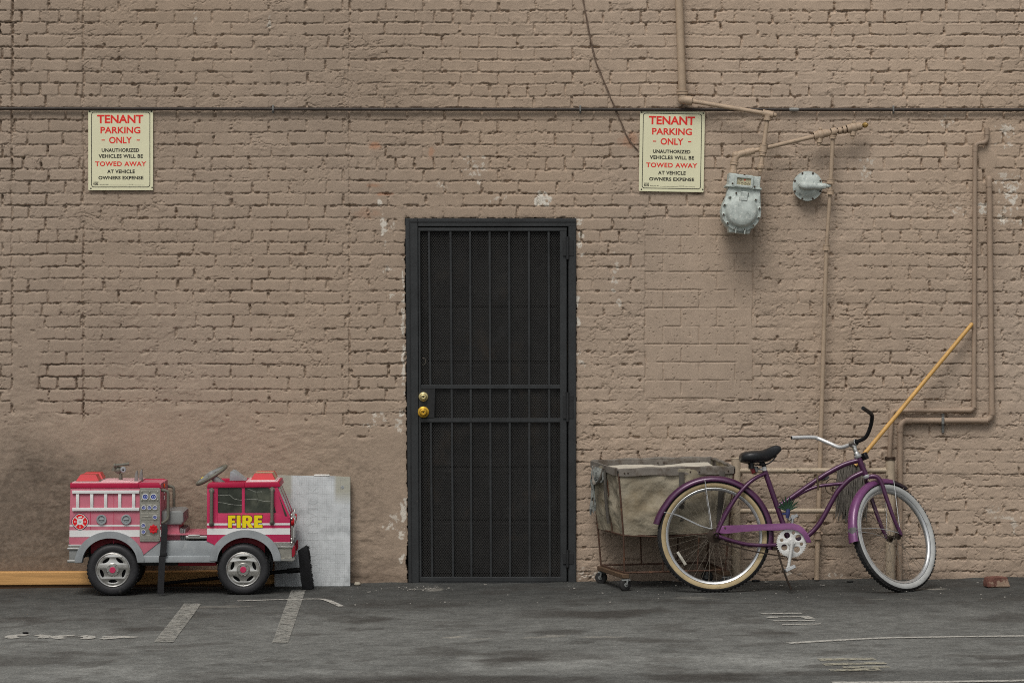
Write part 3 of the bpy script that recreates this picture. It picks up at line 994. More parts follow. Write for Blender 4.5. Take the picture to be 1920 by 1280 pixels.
garc(48, 1194, 28, 3.6, 80, 230, .06); garc(60, 1193.4, 26, 3.0, -60, 70, .06)
garc(134, 1194.6, 28, 3.2, 80, 235, .06); garc(146, 1194.6, 22, 3.2, -70, 70, .06)
strip(m, cr([G(190, 1198), G(225, 1195), G(252, 1194.4), G(222, 1193.6), G(192, 1194)], 4), .05)
tag(m.build('stencil_mark', M['linepaint2'], smooth=0), 'faded curved stencil letters on the asphalt left of the stall stripes', 'road marking', kind='structure')


# ------------------------------------------------------------------ security door
def xz(u, v):
    return ((u - 960) / PXM, (1092 - v) / PXM)


def pxpoly(pts):
    return [xz(*p) for p in pts]


def build_door():
    t = thing('security_door', (xz(920, 1092)[0], 0, 0), 'black barred steel security door with expanded mesh and brass locks', 'security door', kind='thing')
    m = MB()
    m.prism(pxpoly([(760, 410), (783.5, 410), (786, 1092), (766, 1092)]), -0.018, 0.12, 0.003)
    m.prism(pxpoly([(783.5, 410), (1080, 410), (1080, 425), (783.5, 425)]), -0.018, 0.12, 0.003)
    m.prism(pxpoly([(1065.5, 425), (1080, 425), (1080, 1092), (1065.5, 1092)]), -0.018, 0.12, 0.003)
    m.prism(pxpoly([(786, 1090.5), (1065.5, 1090.5), (1065.5, 1094), (786, 1094)]), -0.010, 0.12, 0.002)
    fr = m.build('door_frame', M['iron'], t)
    m = MB()
    m.prism(pxpoly([(767, 412), (768.6, 412), (772.6, 1090), (771, 1090)]), -0.022, -0.017)
    m.prism(pxpoly([(770, 415.2), (1078, 415.2), (1078, 416.6), (770, 416.6)]), -0.022, -0.017)
    m.build('trim_bead', M['irondark'], fr)
    m = MB()
    y0, y1 = -0.012, 0.018
    m.prism(pxpoly([(784, 426.5), (1063, 426.5), (1063, 433.5), (784, 433.5)]), y0, y1, 0.002)
    m.prism(pxpoly([(784, 433.5), (788.2, 433.5), (790.6, 1081), (786.5, 1081)]), y0, y1, 0.002)
    m.prism(pxpoly([(1049.5, 433.5), (1062.6, 433.5), (1062.6, 1081), (1050.5, 1081)]), y0, y1, 0.002)
    m.prism(pxpoly([(786.5, 1081), (1062.6, 1081), (1062.6, 1089.6), (786.5, 1089.6)]), y0, y1, 0.002)
    m.build('gate_frame', M['iron'], t)
    for a, b in ((721.2, 728.4), (783.6, 791.2)):
        m = MB()
        m.prism(pxpoly([(789.4, a), (1050.2, a), (1050.2, b), (789.4, b)]), -0.010, 0.014, 0.0015)
        m.build('crossbar', M['iron'], t)
    top = [804.2, 844.7, 881.4, 918, 954.6, 991.6, 1028.6]
    bot = [810.5, 849.5, 884, 920.5, 956.6, 993, 1031]
    for a, b in zip(top, bot):
        f = lambda v: a + (b - a) * (v - 433) / 648
        hw = 2.1
        for v0, v1 in ((433.3, 721.4), (728.2, 783.8), (791, 1081.2)):
            if v0 > 700 and v0 < 780 and a < 815:
                continue
            m = MB()
            m.prism(pxpoly([(f(v0) - hw, v0), (f(v0) + hw, v0), (f(v1) + hw, v1), (f(v1) - hw, v1)]), -0.006, 0.008, 0.0015)
            m.build('bar', M['iron'], t)
    # expanded metal sheet: strands crossing in two directions
    m = MB()
    x0, z0 = xz(787, 1083)
    x1, z1 = xz(1052, 432)
    w, y = 0.0011, 0.0125
    pit, slope = 0.0098, 1.95
    span = (z1 - z0) / slope
    for sgn in (1, -1):
        n = int((x1 - x0 + span) / pit) + 1
        for i in range(n):
            xa = x0 - span + i * pit
            pts = []
            # line x = xa + s / slope , z = z0 + s   (mirrored for the other direction)
            s0 = max(0.0, (x0 - xa) * slope)
            s1 = min(z1 - z0, (x1 - xa) * slope)
            if s1 - s0 < 0.004:
                continue
            p = [(xa + s0 / slope, z0 + s0), (xa + s1 / slope, z0 + s1)]
            if sgn < 0:
                p = [(x0 + x1 - q[0], q[1]) for q in p]
            (ax, az_), (bx, bz) = p
            dy = 0.0006 * sgn
            vs = []
            for (px_, pz_) in ((ax, az_), (bx, bz)):
                vs += [(px_ - w, y + dy - .0006, pz_), (px_ + w, y + dy - .0006, pz_), (px_ + w, y + dy + .0006, pz_), (px_ - w, y + dy + .0006, pz_)]
            m.add(vs, [(0, 1, 5, 4), (1, 2, 6, 5), (2, 3, 7, 6), (3, 0, 4, 7)])
    m.build('mesh_screen', M['screen'], t, smooth=0)
    m = MB()
    m.prism(pxpoly([(785.5, 729), (816, 729), (814.5, 783), (786, 783)]), -0.011, 0.0095, 0.001)
    pl = m.build('lock_plate', M['irondark'], t)
    for nm, v, r_, mt in (('deadbolt', 743.5, 9.0, 'brasslt'), ('knob', 772, 10.6, 'brass')):
        x, z = xz(794, v)
        r_ /= PXM
        m = MB()
        m.lathe([(0, 0), (r_, 0), (r_, .006), (r_ * .86, .011), (r_ * .72, .012), (r_ * .66, .026), (r_ * .56, .034), (r_ * .4, .036), (r_ * .3, .032), (0, .031)], (x, -0.011, z), (0, -1, 0), 28)
        k = m.build(nm, M[mt], t)
        m = MB()
        m.box((x, -0.0425, z), (.0014, .002, .007))
        m.disc((x, -0.0415, z), (0, -1, 0), .0045, .0016, 12)
        m.build('keyhole', M['dark'], k)
    for v0, v1 in ((444, 486), (735, 790), (1030, 1062)):
        m = MB()
        xa, za = xz(1064, v0)
        _, zb = xz(1064, v1)
        m.tube([(xa, -0.020, za), (xa, -0.020, zb)], 0.010, 12)
        m.prism(pxpoly([(1055.5, v0 + 6), (1075, v0 + 6), (1075, v1 - 6), (1055.5, v1 - 6)]), -0.0215, -0.0115, 0.001)
        m.build('hinge', M['irondark'], t)
    # small loose wire ring hung on the mesh by the left edge
    m = MB()
    x, z = xz(793, 677)
    m.tube([(x + .016 * math.cos(a), -0.009, z + .02 * math.sin(a)) for a in np.linspace(-1.9, 1.7, 14)], .0012, 6)
    m.build('wire_loop', M['spoke'], t)

    t2 = thing('inner_door', (xz(920, 1092)[0], 0.10, 0), 'dark panelled inner door just visible behind the black mesh screen', 'inner door', kind='thing')
    m = MB()
    xa, za = xz(786, 1093)
    xb, zb = xz(1066, 424)
    m.box(((xa + xb) / 2, 0.135, (za + zb) / 2), (xb - xa, 0.04, zb - za))
    m.build('door_leaf', M['inner'], t2)
    for v0, v1 in ((440, 574), (578, 678), (684, 876), (882, 976), (982, 1078)):
        m = MB()
        m.prism(pxpoly([(800, v0), (1046, v0), (1046, v1), (800, v1)]), 0.103, 0.116, 0.006)
        m.build('door_panel', M['inner'], t2)


build_door()


# ------------------------------------------------------------------ signs
def build_sign():
    ux, vy = 226.5, 281.5
    c = P(ux, vy, 0.012)
    t = thing('parking_sign', c, 'cream tenant parking sign on the wall above the toy fire truck', 'sign', 'tenant parking signs')
    k = PXM / (1 + 0)
    f = lambda u, v: ((u - 960) / 325.24, HC - (v - HOR) / 325.24)
    yf = -0.016
    x0, z1 = f(165.6, 206)
    x1, z0 = f(287.2, 357)
    m = MB(); m.prism(list(reversed(rrect(x0, x1, z0, z1, 0.006, 3))), yf, yf + .003, 0.0006)
    m.build('plate', M['sign'], t)
    a, b = f(171.2, 210.2), f(281.8, 351.5)
    m = MB(); m.add(*off(shape2d([rrect(a[0], b[0], b[1], a[1], .016), rrect(a[0] + .0038, b[0] - .0038, b[1] + .0038, a[1] - .0038, .0125)], .0006), (0, yf - .0007, 0)))
    m.build('border_line', M['signblack'], t)
    red = [('TENANT', 182.2, 268.8, 215.6, 231.4, .030, 1.0), ('PARKING', 188.6, 263.4, 238, 250.6, .024, 1.0), ('ONLY', 204.8, 247.6, 256.8, 269.2, .024, 1.0), ('TOWED AWAY', 178.7, 274.4, 303, 311.8, .026, 1.10)]
    blk = [('UNAUTHORIZED', 190.9, 261.2, 278.4, 285.2, .032, 1.06), ('VEHICLES WILL BE', 185, 268.2, 289.5, 296.5, .032, 1.08), ('AT VEHICLE', 201.2, 253, 318.2, 325.2, .032, 1.08), ('OWNERS EXPENSE', 184.7, 269, 330.3, 336.8, .032, 1.06)]
    for nm, rows, mt in (('red_lettering', red, 'signred'), ('black_lettering', blk, 'signblack')):
        m = MB()
        for (s, ua, ub, va, vb, bold, sp) in rows:
            xa, zb = f(ua, va)
            xb, za = f(ub, vb)
            m.add(*off(text2d(s, xa, xb, za, zb, .0006, bold, sp), (0, yf - .0008, 0)))
        if nm == 'red_lettering':
            for ua in (190.5, 256.3):
                xa, zb = f(ua, 262)
                xb, za = f(ua + 6.2, 263.8)
                m.prism([(xa, za), (xb, za), (xb, zb), (xa, zb)], yf - .0008, yf)
        else:
            for s, ua, ub in (('POLICE PH.', 187, 204), ('C.V.C.', 241.5, 251)):
                xa, zb = f(ua, 345.4)
                xb, za = f(ub, 347.4)
                m.add(*off(text2d(s, xa, xb, za, zb, .0005, .0), (0, yf - .0008, 0)))
            for ua, ub in ((205.5, 240), (252, 271)):
                xa, zb = f(ua, 347.2)
                xb, za = f(ub, 347.6)
                m.prism([(xa, za), (xb, za), (xb, zb), (xa, zb)], yf - .0006, yf)
        m.build(nm, M[mt], t, smooth=0)
    a, b = f(175.2, 340.8), f(184.6, 347.8)
    m = MB()
    for i in range(4):
        for j in range(3):
            wx, hz = (b[0] - a[0]) / 4, (a[1] - b[1]) / 3
            m.box((a[0] + wx * (i + .5), yf - .0003, b[1] + hz * (j + .5)), (wx * (.55 + .35 * ((i + j) % 2)), .0006, hz * .7))
    m.build('maker_mark', M['signblack'], t, smooth=0)
    for u, v in ((168.6, 209.3), (281.5, 209), (170.6, 353.6), (282.8, 351.8)):
        x, z = f(u + (0 if u < 200 else 2.6), v)
        m = MB(); m.lathe([(0, .0022), (.003, .0018), (.0046, 0), (.0046, -.001)], (x, yf, z), (0, -1, 0), 12)
        m.build('screw', M['irondark'], t)
    t2 = t.copy(); C.objects.link(t2)
    for ch in list(t.children):
        c2 = ch.copy(); C.objects.link(c2); c2.parent = t2
    t2.location = P(1259.8, 284.2, 0.012)
    t2.rotation_euler = (0, R(1.0), 0)
    t2['label'] = 'cream tenant parking sign on the wall beside the gas meter'


build_sign()


# ------------------------------------------------------------------ pipes on the wall
def pv(pts, d):
    return [P(p[0], p[1], p[2] if len(p) > 2 else d) for p in pts]


def corner(pts, r, n=6):
    """round the corners of a polyline of vectors"""
    out = [pts[0]]
    for i in range(1, len(pts) - 1):
        a, b, c = pts[i - 1], pts[i], pts[i + 1]
        d1, d2 = (a - b), (c - b)
        rr = min(r, d1.length * .45, d2.length * .45)
        p, q = b + d1.normalized() * rr, b + d2.normalized() * rr
        for k in range(n + 1):
            t = k / n
            out.append(p * (1 - t) ** 2 + b * 2 * t * (1 - t) + q * t ** 2)
    out.append(pts[-1])
    return out


def build_pipes():
    # long dark conduit
    t = thing('wall_conduit', P(960, 205, .02), 'long thin dark conduit running level across the whole wall', 'conduit')
    m = MB(); m.tube([Vector((-14, -.022, P(0, 204, .016).z + .03)), P(-60, 203.6, .022), P(640, 205, .022), P(1280, 205.6, .022), P(1980, 206, .022), Vector((14, -.022, P(0, 206, .016).z - .02))], .0096, 10)
    m.build('tube', M['conduit'], t)
    for u, v in ((512, 204.6), (1088, 205.4), (1675, 205.8)):
        m = MB()
        m.box(P(u, v, .022), (.010, .024, .025), .002)
        m.box(P(u, v - 5.4, .006), (.010, .008, .014), .001)
        m.box(P(u, v + 5.4, .006), (.010, .008, .014), .001)
        m.build('pipe_clamp', M['galv'], t)
    m = MB(); a = P(1483, 205.8, .022); b = P(1494, 205.8, .022)
    m.tube([a, b], .0118, 12); m.tube([b, b + Vector((.01, 0, 0))], .0106, 12); m.tube([a - Vector((.01, 0, 0)), a], .0106, 12)
    build_each(m, 'coupling', M['galv'], t)
    # diagonal double cable
    t = thing('wall_cable', P(1192, 279, .005), 'thin twin cable slanting down the wall to the sign by the meter', 'cable')
    pts = [(1088, -20), (1093.5, 0), (1105, 64), (1117, 114), (1130.5, 148), (1147, 188), (1164, 228), (1177.5, 258.6), (1196, 282)]
    for s, nm in ((0, 'strand'), (1, 'strand')):
        m = MB()
        base = cr([P(u, v, .007) for u, v in pts], 10)
        tw = []
        for i, p in enumerate(base):
            a = i * .35 + s * math.pi
            tw.append(p + Vector((math.cos(a) * .0034, math.sin(a) * .003, 0)))
        m.tube(tw, .0024, 6)
        m.build(nm, M['cablebrown'], t)

    def fit(m, p, ax, r, L):
        r *= 1.24
        m.lathe([(r * .8, -L / 2), (r, -L / 2), (r, -L / 2 + .006), (r * .93, -L / 2 + .007), (r * .93, L / 2 - .007), (r, L / 2 - .006), (r, L / 2), (r * .8, L / 2)], p, ax, 16)

    # gas feed from above, down to the meter
    D1 = .10
    t = thing('gas_feed_pipe', P(1279, 187, .05), 'tan gas pipe coming down from above and sloping across to the meter', 'gas pipe')
    m = MB()
    a, b = P(1272, -30, .05), P(1279.6, 178, .05)
    m.tube([a, b], .0228, 18)
    m.build('riser', M['pipe'], t)
    e = P(1280, 187, .055)
    p2 = P(1445, 214.6, D1 + .03)
    m = MB()
    m.tube(corner([P(1279.4, 172, .05), e, e.lerp(p2, .10)], .03), [.0262] * 4 + [.026] * 5, 16)
    m.ball(e, .028)
    fit(m, P(1279.3, 174, .05), (b - a), .0275, .022)
    fit(m, e.lerp(p2, .085), (p2 - e), .0205, .025)
    m.build('elbow', M['pipe'], t)
    m = MB(); m.tube([e, p2], .0125, 14)
    m.build('cross_pipe', M['pipe'], t)
    q = P(1440, 214, D1 + .03)
    dn = P(1425.5, 322, D1 + .05)
    m = MB()
    fit(m, q, (p2 - e), .0178, .06)
    m.ball(P(1452.5, 216, D1 + .03), .0135); m.tube([q, P(1452, 216, D1 + .03)], .0135, 12)
    fit(m, q.lerp(dn, .07), (dn - q), .0175, .03)
    m.build('tee', M['pipe'], t)
    m = MB(); m.tube([q, dn], .0125, 14)
    m.build('drop_pipe', M['pipe'], t)
    m = MB()
    fit(m, q.lerp(dn, .60), (dn - q), .0185, .045)
    fit(m, q.lerp(dn, .70), (dn - q), .0165, .018)
    build_each(m, 'coupling', M['pipe'], t)
    m = MB()
    m.lathe([(.012, 0), (.0145, 0), (.0145, .016), (.02, .02), (.021, .034), (.019, .04), (.012, .04)], q.lerp(dn, .83), (dn - q), 8)
    m.build('union_nut', M['pipe'], t)

    # meter outlet: up, elbow, across to the valves, to the brass end
    t = thing('gas_outlet_pipe', P(1377, 292, D1), 'tan gas pipe rising from the meter and slanting up through valves to a brass plug', 'gas pipe')
    A = P(1374, 325, D1 + .05); B = P(1379, 291, D1 + .04); Cc = P(1518, 258, D1); E = P(1626, 233.5, D1 - .02)
    m = MB()
    m.tube(corner([A, B, B.lerp(Cc, .25)], .035), .0192, 14)
    fit(m, A.lerp(B, .55), B - A, .0195, .02); fit(m, B.lerp(Cc, .16), Cc - B, .0185, .03)
    m.ball(B, .0215)
    m.build('elbow', M['pipe'], t)
    m = MB()
    m.lathe([(.012, -.006), (.021, 0), (.021, .016), (.016, .024), (.016, .034)], A, B - A, 8)
    m.build('union_nut', M['pipe'], t)
    m = MB(); m.tube([B, Cc, E], .0122, 14)
    m.build('cross_pipe', M['pipe'], t)
    ax = (E - Cc).normalized()

    def valve(u, v, r, nm, drop=.048):
        p = P(u, v, D1)
        m = MB()
        fit(m, p - ax * .028, ax, r, .02); fit(m, p + ax * .028, ax, r * .92, .02)
        m.ball(p, r * 1.42)
        dnv = Vector((-.12, -.1, -1)).normalized()
        m.tube([p, p + dnv * drop], [r * .95, r * .8], 10)
        m.tube([p + dnv * drop, p + dnv * (drop + .018)], [r * .55, r * .4], 8)
        m.box(p + Vector((.0, -.004, .031)), (.018, .026, .018), .004)
        m.build(nm, M['pipe'], t)
    valve(1538, 252.5, .0205, 'shutoff_valve')
    valve(1600.5, 239.5, .0205, 'shutoff_valve')
    m = MB()
    for u, v, r in ((1553, 249.4, .0165), (1563, 247.5, .0205), (1574, 245.4, .0165), (1583, 243.2, .018), (1613, 237, .0165)):
        fit(m, P(u, v, D1), ax, r, .016 if r < .02 else .026)
    build_each(m, 'nipple', M['pipe'], t)
    m = MB(); m.lathe([(.010, -.02), (.0155, -.012), (.0165, 0), (.013, .004), (.008, .012), (0, .012)], P(1623.5, 234.4, D1), (ax + Vector((0, -.8, 0))), 8)
    m.build('brass_plug', M['brassdull'], t)
    # main riser from the ground
    t = thing('gas_riser', P(1531, 1084, .06), 'slim tan gas riser standing against the wall behind the bicycle handlebar', 'gas pipe')
    top = P(1562, 250, D1)
    m = MB()
    pts = [top, P(1557.5, 345, .09), P(1549.5, 466, .075), P(1531, 1086, .06)]
    m.tube(pts[:2], .0120, 14); m.tube(pts[1:3], .0108, 14); m.tube(pts[2:], [.0118, .0146], 14)
    m.build('tube', M['pipe3'], t)
    m = MB()
    fit(m, P(1561.5, 257, D1), pts[1] - pts[0], .0165, .02)
    fit(m, P(1557.6, 340, .09), pts[1] - pts[0], .0185, .03)
    fit(m, P(1556.6, 360, .09), pts[1] - pts[0], .0172, .03)
    fit(m, P(1549.3, 464, .075), pts[2] - pts[1], .0165, .034)
    build_each(m, 'coupling', M['pipe'], t)
    m = MB()
    fit(m, P(1533.6, 1003, .062), (0, 0, 1), .021, .045)
    m.box(P(1530, 996, .085), (.055, .012, .010), .003); m.ball(P(1522, 998, .085), .009); m.ball(P(1541, 1000, .085), .009)
    m.build('service_valve', M['pipe2'], t)


build_pipes()


def build_meter():
    t = thing('gas_meter', P(1390, 400, .12), 'weathered pale grey gas meter with round casing and a dial window', 'gas meter')
    cu, cv, dd = 1390.0, 396.5, .20
    k = (DIST - dd) / FPX * .945
    o = P(cu, cv, 0)
    base = Vector((o.x * (DIST - dd) / DIST, 0, P(cu, cv, dd).z))
    Mx = Matrix.Translation(base) @ Matrix.Rotation(R(5.5), 4, 'Y')
    L = lambda x, y: (x * k, -y * k)      # px offsets from the casing's centre, y down

    m = MB(Mx)
    # rear casting and foot
    poly = [L(-30, -52), L(34, -52), L(33, -30), L(37, -14), L(39.5, 2), L(36, 18), L(27, 31), L(14, 38), L(-14, 38), L(-27, 31), L(-36, 18), L(-39.5, 2), L(-37, -14), L(-31, -30)]
    m.prism(list(reversed(poly)), -.20, -.06, .006, 2)
    m.prism(list(reversed([L(-24, 30), L(24, 30), L(20, 43), L(-20, 43)])), -.195, -.07, .004)
    m.build('casing', M['meter'], t)
    m = MB(Mx)
    r = k
    m.lathe([(39 * r, 0), (39 * r, .012), (34 * r, .014), (32 * r, .018), (30 * r, .036), (26 * r, .046), (16 * r, .051), (0, .053)], (0, -.198, 0), (0, -1, 0), 40)
    cov = m.build('front_cover', M['meter'], t)
    m = MB(Mx)
    for a in range(12):
        an = R(15 + 30 * a)
        if 70 < (15 + 30 * a) < 110:
            continue
        x, z = 36.2 * r * math.cos(an), 36.2 * r * math.sin(an)
        m.ball((x, -.212, z), 3.6 * r, 10)
    m.box((-8 * r, -.216, -39 * r), (2 * r, .02, 10 * r)); m.box((10 * r, -.216, -39 * r), (2 * r, .02, 10 * r))
    build_each(m, 'cover_lug', M['meter'], t)
    for a in range(12):
        an = R(15 + 30 * a)
        if 70 < (15 + 30 * a) < 110:
            continue
        m = MB(Mx)
        m.disc((36.2 * r * math.cos(an), -.220, 36.2 * r * math.sin(an)), (0, -1, 0), 1.8 * r, .006, 6)
        build_each(m, 'bolt', M['bolt'], t)
    m = MB(Mx)
    m.box((0, -.246, 25 * r), (16 * r, .010, 8 * r), .002); m.box((2 * r, -.228, 33 * r), (14 * r, .03, 12 * r), .003)
    m.build('badge_plate', M['meter'], cov)
    # head with index window
    m = MB(Mx)
    m.prism(list(reversed([L(-31, -74), L(-17, -74), L(-13, -71), L(15, -71), L(19, -72.5), L(32, -72.5), L(32, -45), L(-31, -45)])), -.205, -.05, .006, 2)
    m.build('head', M['meter'], t)
    m = MB(Mx)
    m.prism(list(reversed([L(-36, -49.5), L(35.5, -49.5), L(35.5, -46), L(-36, -46)])), -.215, -.05, .002)
    m.build('flange', M['meter'], t)
    m = MB(Mx)
    m.add(*off(shape2d([rrect(-19 * k, 16.5 * k, 48 * k, 71 * k, 2 * k), rrect(-15.5 * k, 13.5 * k, 51.5 * k, 66.5 * k, 1 * k)], .016, .0015), (0, -.222, 0)))
    m.build('index_frame', M['meter'], t)
    m = MB(Mx)
    m.prism(list(reversed([L(-15.6, -66.6), L(13.6, -66.6), L(13.6, -51.4), L(-15.6, -51.4)])), -.212, -.204)
    di = m.build('dial_card', M['dial'], t)
    m = MB(Mx)
    for i in range(4):
        m.add(*off(shape2d([circ((-10.5 + 6.4 * i) * k, 55 * k, 2.5 * k, 14), circ((-10.5 + 6.4 * i) * k, 55 * k, 1.9 * k, 14)], .0006), (0, -.2128, 0)))
        m.box(((-10.5 + 6.4 * i) * k, -.2125, 55.8 * k), (.4 * k, .0008, 1.6 * k))
    m.add(*off(shape2d([circ(-7.5 * k, 62 * k, 2.2 * k, 14), circ(-7.5 * k, 62 * k, 1.6 * k, 14)], .0006), (0, -.2128, 0)))
    m.build('dial_hand', M['signblack'], di)
    m = MB(Mx); m.disc((.6 * k, -.212, 62.4 * k), (0, -1, 0), 1.5 * k, .001, 12)
    m.build('red_dial', M['signred'], di)
    for x, y in ((-23, -53), (21, -51), (-1, -72.4), (-14, -35), (9, -36)):
        m = MB(Mx); m.disc((x * k, -.215 if y > -70 else -.205, -y * k), (0, -1, 0), 1.9 * k, .008, 8)
        build_each(m, 'bolt', M['bolt'], t)


build_meter()


def build_regulator():
    t = thing('gas_regulator', P(1517, 348, .08), 'round pale grey gas regulator bolted around its rim beside the riser', 'gas regulator')
    dd = .10
    k = (DIST - dd) / FPX
    c = P(1516, 348, 0)
    c = Vector((P(1516, 348, dd).x, -.055, P(1516, 348, dd).z))
    ax = Vector((-.14, -1, -.06)).normalized()
    m = MB()
    m.lathe([(0, -.03), (24 * k, -.03), (28 * k, 0), (28 * k, .012), (23.5 * k, .014), (21 * k, .02), (15 * k, .036), (0, .044)], c, ax, 40)
    m.build('diaphragm_case', M['meter'], t)
    # cast spring housing across the front
    m = MB()
    p0, p1, p2 = c + ax * .03 + Vector((-17 * k, 0, 2 * k)), c + ax * .048 + Vector((2 * k, 0, 0)), c + ax * .03 + Vector((25 * k, 0, -1 * k))
    m.tube(cr([p0, p0.lerp(p1, .5) + ax * .008, p1, p1.lerp(p2, .6), p2], 5), [.003, .009, .014, .018, .020, .0215, .022, .0225, .023, .023, .023, .022, .021, .020, .0195, .019, .0185, .018, .018, .018, .018], 12)
    m.build('spring_housing', M['meter'], t)
    e1 = ax.orthogonal().normalized(); e2 = ax.cross(e1)
    for i in range(8):
        a = R(22.5 + 45 * i)
        m = MB(); m.disc(c + (e1 * math.cos(a) + e2 * math.sin(a)) * 25.8 * k + ax * .010, ax, 2.0 * k, .008, 6)
        build_each(m, 'bolt', M['bolt'], t)
    m = MB()
    m.tube([p2, P(1549, 348.5, .09)], .0165, 8); m.tube([P(1549, 348.5, .09), P(1557, 348.5, .09)], .0125, 10)
    m.build('outlet', M['meter'], t)


build_regulator()


def build_conduits():
    t = thing('slim_conduit', P(1828, 500, .02), 'slimmer painted conduit stepping down the wall to the barrier post', 'conduit')
    pts = corner(pv([(1850.5, 240), (1850.5, 267.5), (1828.4, 269), (1826, 769), (1672.3, 769.5), (1667.5, 858)], .024), .03)
    m = MB(); m.tube(pts, .0135, 14)
    m.build('tube', M['pipe2'], t)
    m = MB()
    for u, v, ax in ((1850.5, 247, (0, 0, 1)), (1828.3, 278, (0, 0, 1)), (1826, 758, (0, 0, 1)), (1815, 769, (1, 0, 0)), (1684, 769.5, (1, 0, 0)), (1671, 782, (0, 0, 1))):
        m.lathe([(.013, -.018), (.0152, -.018), (.0152, .018), (.013, .018)], P(u, v, .024), ax, 14)
    build_each(m, 'coupling', M['pipe2'], t)
    t = thing('thick_conduit', P(1858, 600, .03), 'thicker painted conduit with a round cap running down the right side', 'conduit')
    pts = corner(pv([(1854.6, 336), (1860, 788), (1688, 788.5), (1686, 1088)], .030), .05)
    m = MB(); m.tube(pts, .0168, 16)
    m.build('tube', M['pipe2'], t)
    m = MB()
    m.lathe([(.0165, -.03), (.0192, -.03), (.0192, .012), (.0165, .026), (.009, .033), (0, .034)], P(1854.5, 341, .03), (0, 0, 1), 18)
    m.build('cap', M['pipe2'], t)
    m = MB()
    for u, v, ax in ((1860, 771, (0, 0, 1)), (1845, 788, (1, 0, 0)), (1703, 788.5, (1, 0, 0)), (1687.6, 803, (0, 0, 1))):
        m.lathe([(.0165, -.02), (.0192, -.02), (.0192, .02), (.0165, .02)], P(u, v, .03), ax, 18)
    build_each(m, 'coupling', M['pipe2'], t)
    m = MB()
    m.box(P(1768, 793, .012), (.016, .006, .11), .001)
    m.box(P(1768, 788, .05), (.016, .006, .04), .001)
    for v in (778, 806):
        m.disc(P(1768, v, .016), (0, -1, 0), .005, .003, 10)
    m.build('pipe_bracket', M['galv'], t)


build_conduits()


def build_barrier():
    t = thing('pipe_barrier', P(1525, 1085, .10), 'chipped tan steel pipe barrier with two posts and two rails', 'barrier')
    d = .115
    for u, v0 in ((1380, 860), (1669, 860)):
        m = MB()
        zb = gz(P(u, 1085, d).x) - .02
        top = P(u, v0, d)
        m.tube([Vector((top.x, -d, zb)), top], .0265, 20)
        po = m.build('post', M['rail'], t)
        m = MB()
        if u < 1500:
            m.disc(top + Vector((0, 0, .0)), (0, 0, 1), .028, .008, 20, .003)
            m.build('post_cap', M['rail'], po)
        else:
            for a in range(3):
                m.tube([top + Vector((.029 * math.cos(R(q)), .029 * math.sin(R(q)), -.004 + .006 * a + .002 * math.sin(R(3 * q)))) for q in range(0, 360, 20)], .0028, 6, closed=True)
            m.build('wire_tie', M['bolt'], po)
    for v in (881.4, 957):
        m = MB(); m.tube([P(1380, v + .5, d), P(1669, v, d)], .0145, 16)
        m.build('rail', M['rail'], t)


build_barrier()

# ------------------------------------------------------------------ things along the foot of the wall
t = thing('lumber_beam', (P(200, 1095, .05).x, -.05, gz(-2.3)), 'long tan lumber beam lying along the foot of the wall', 'timber')
m = MB()
a, b = P(-220, 1084, .045), P(521, 1081, .045)
m.box(((a.x + b.x) / 2, -.047, (a.z + b.z) / 2), (b.x - a.x, .084, .074), .004, Matrix.Rotation(-math.atan2(b.z - a.z, b.x - a.x), 3, 'Y'))
m.build('beam', M['lumber'], t)
m = MB()
for u in np.arange(-180, 540, 34):
    pass
m.box(((a.x + b.x) / 2, -.040, (a.z + b.z) / 2 - .050), (b.x - a.x - .03, .068, .03), .002, Matrix.Rotation(-math.atan2(b.z - a.z, b.x - a.x), 3, 'Y'))  # dark strip: shade below the beam put into the wood colour
m.build('skid', M['lumberdk'], t)


def build_board():
    bot = P(585.5, 1099, .125)
    t = thing('scored_board', bot, 'grey board scored with a fine grid leaning on the wall', 'board')
    k = (DIST - .1) / FPX
    W, H = 142.0 * k, 207.0 * k
    tilt = math.atan2(.085, H)
    Mx = Matrix.Translation(bot) @ Matrix.Rotation(-tilt, 4, 'X')
    m = MB(Mx)
    m.prism([(-W / 2, 0), (W / 2, .002), (W / 2 - .004, H - .005), (W * .30, H), (-W * .1, H + .002), (-W / 2 + .002, H + .006)], 0, .012, .0012)
    bd = m.build('sheet', M['board'], t)
    m = MB(Mx)
    # faint raised lettering reading upwards
    vf = text2d('BOTEWICK', 0, 150 * k, 0, 21 * k, .0012, -.01, 1.15)
    rot = Matrix.Rotation(R(-90), 4, 'Y')
    m.add([tuple((rot @ Vector(p)) + Vector((10 * k, -.0008, 40 * k))) for p in vf[0]], vf[1])
    m.build('raised_lettering', M['board'], bd)
    m = MB(Mx)
    m.lathe([(.0055, 0), (.009, 0), (.009, .002), (.0055, .002)], (55 * k, -.0004, 186 * k), (0, -1, 0), 20)
    m.disc((55 * k, -.0004, 186 * k), (0, -1, 0), .003, .0015, 12)
    m.build('fixing_hole', M['tgrey'], bd)
    m = MB(Mx)
    m.box((16 * k, .006, H + .004), (30 * k, .02, .012), .004)
    m.build('foam_scrap', M['foamwhite'], bd)


build_board()


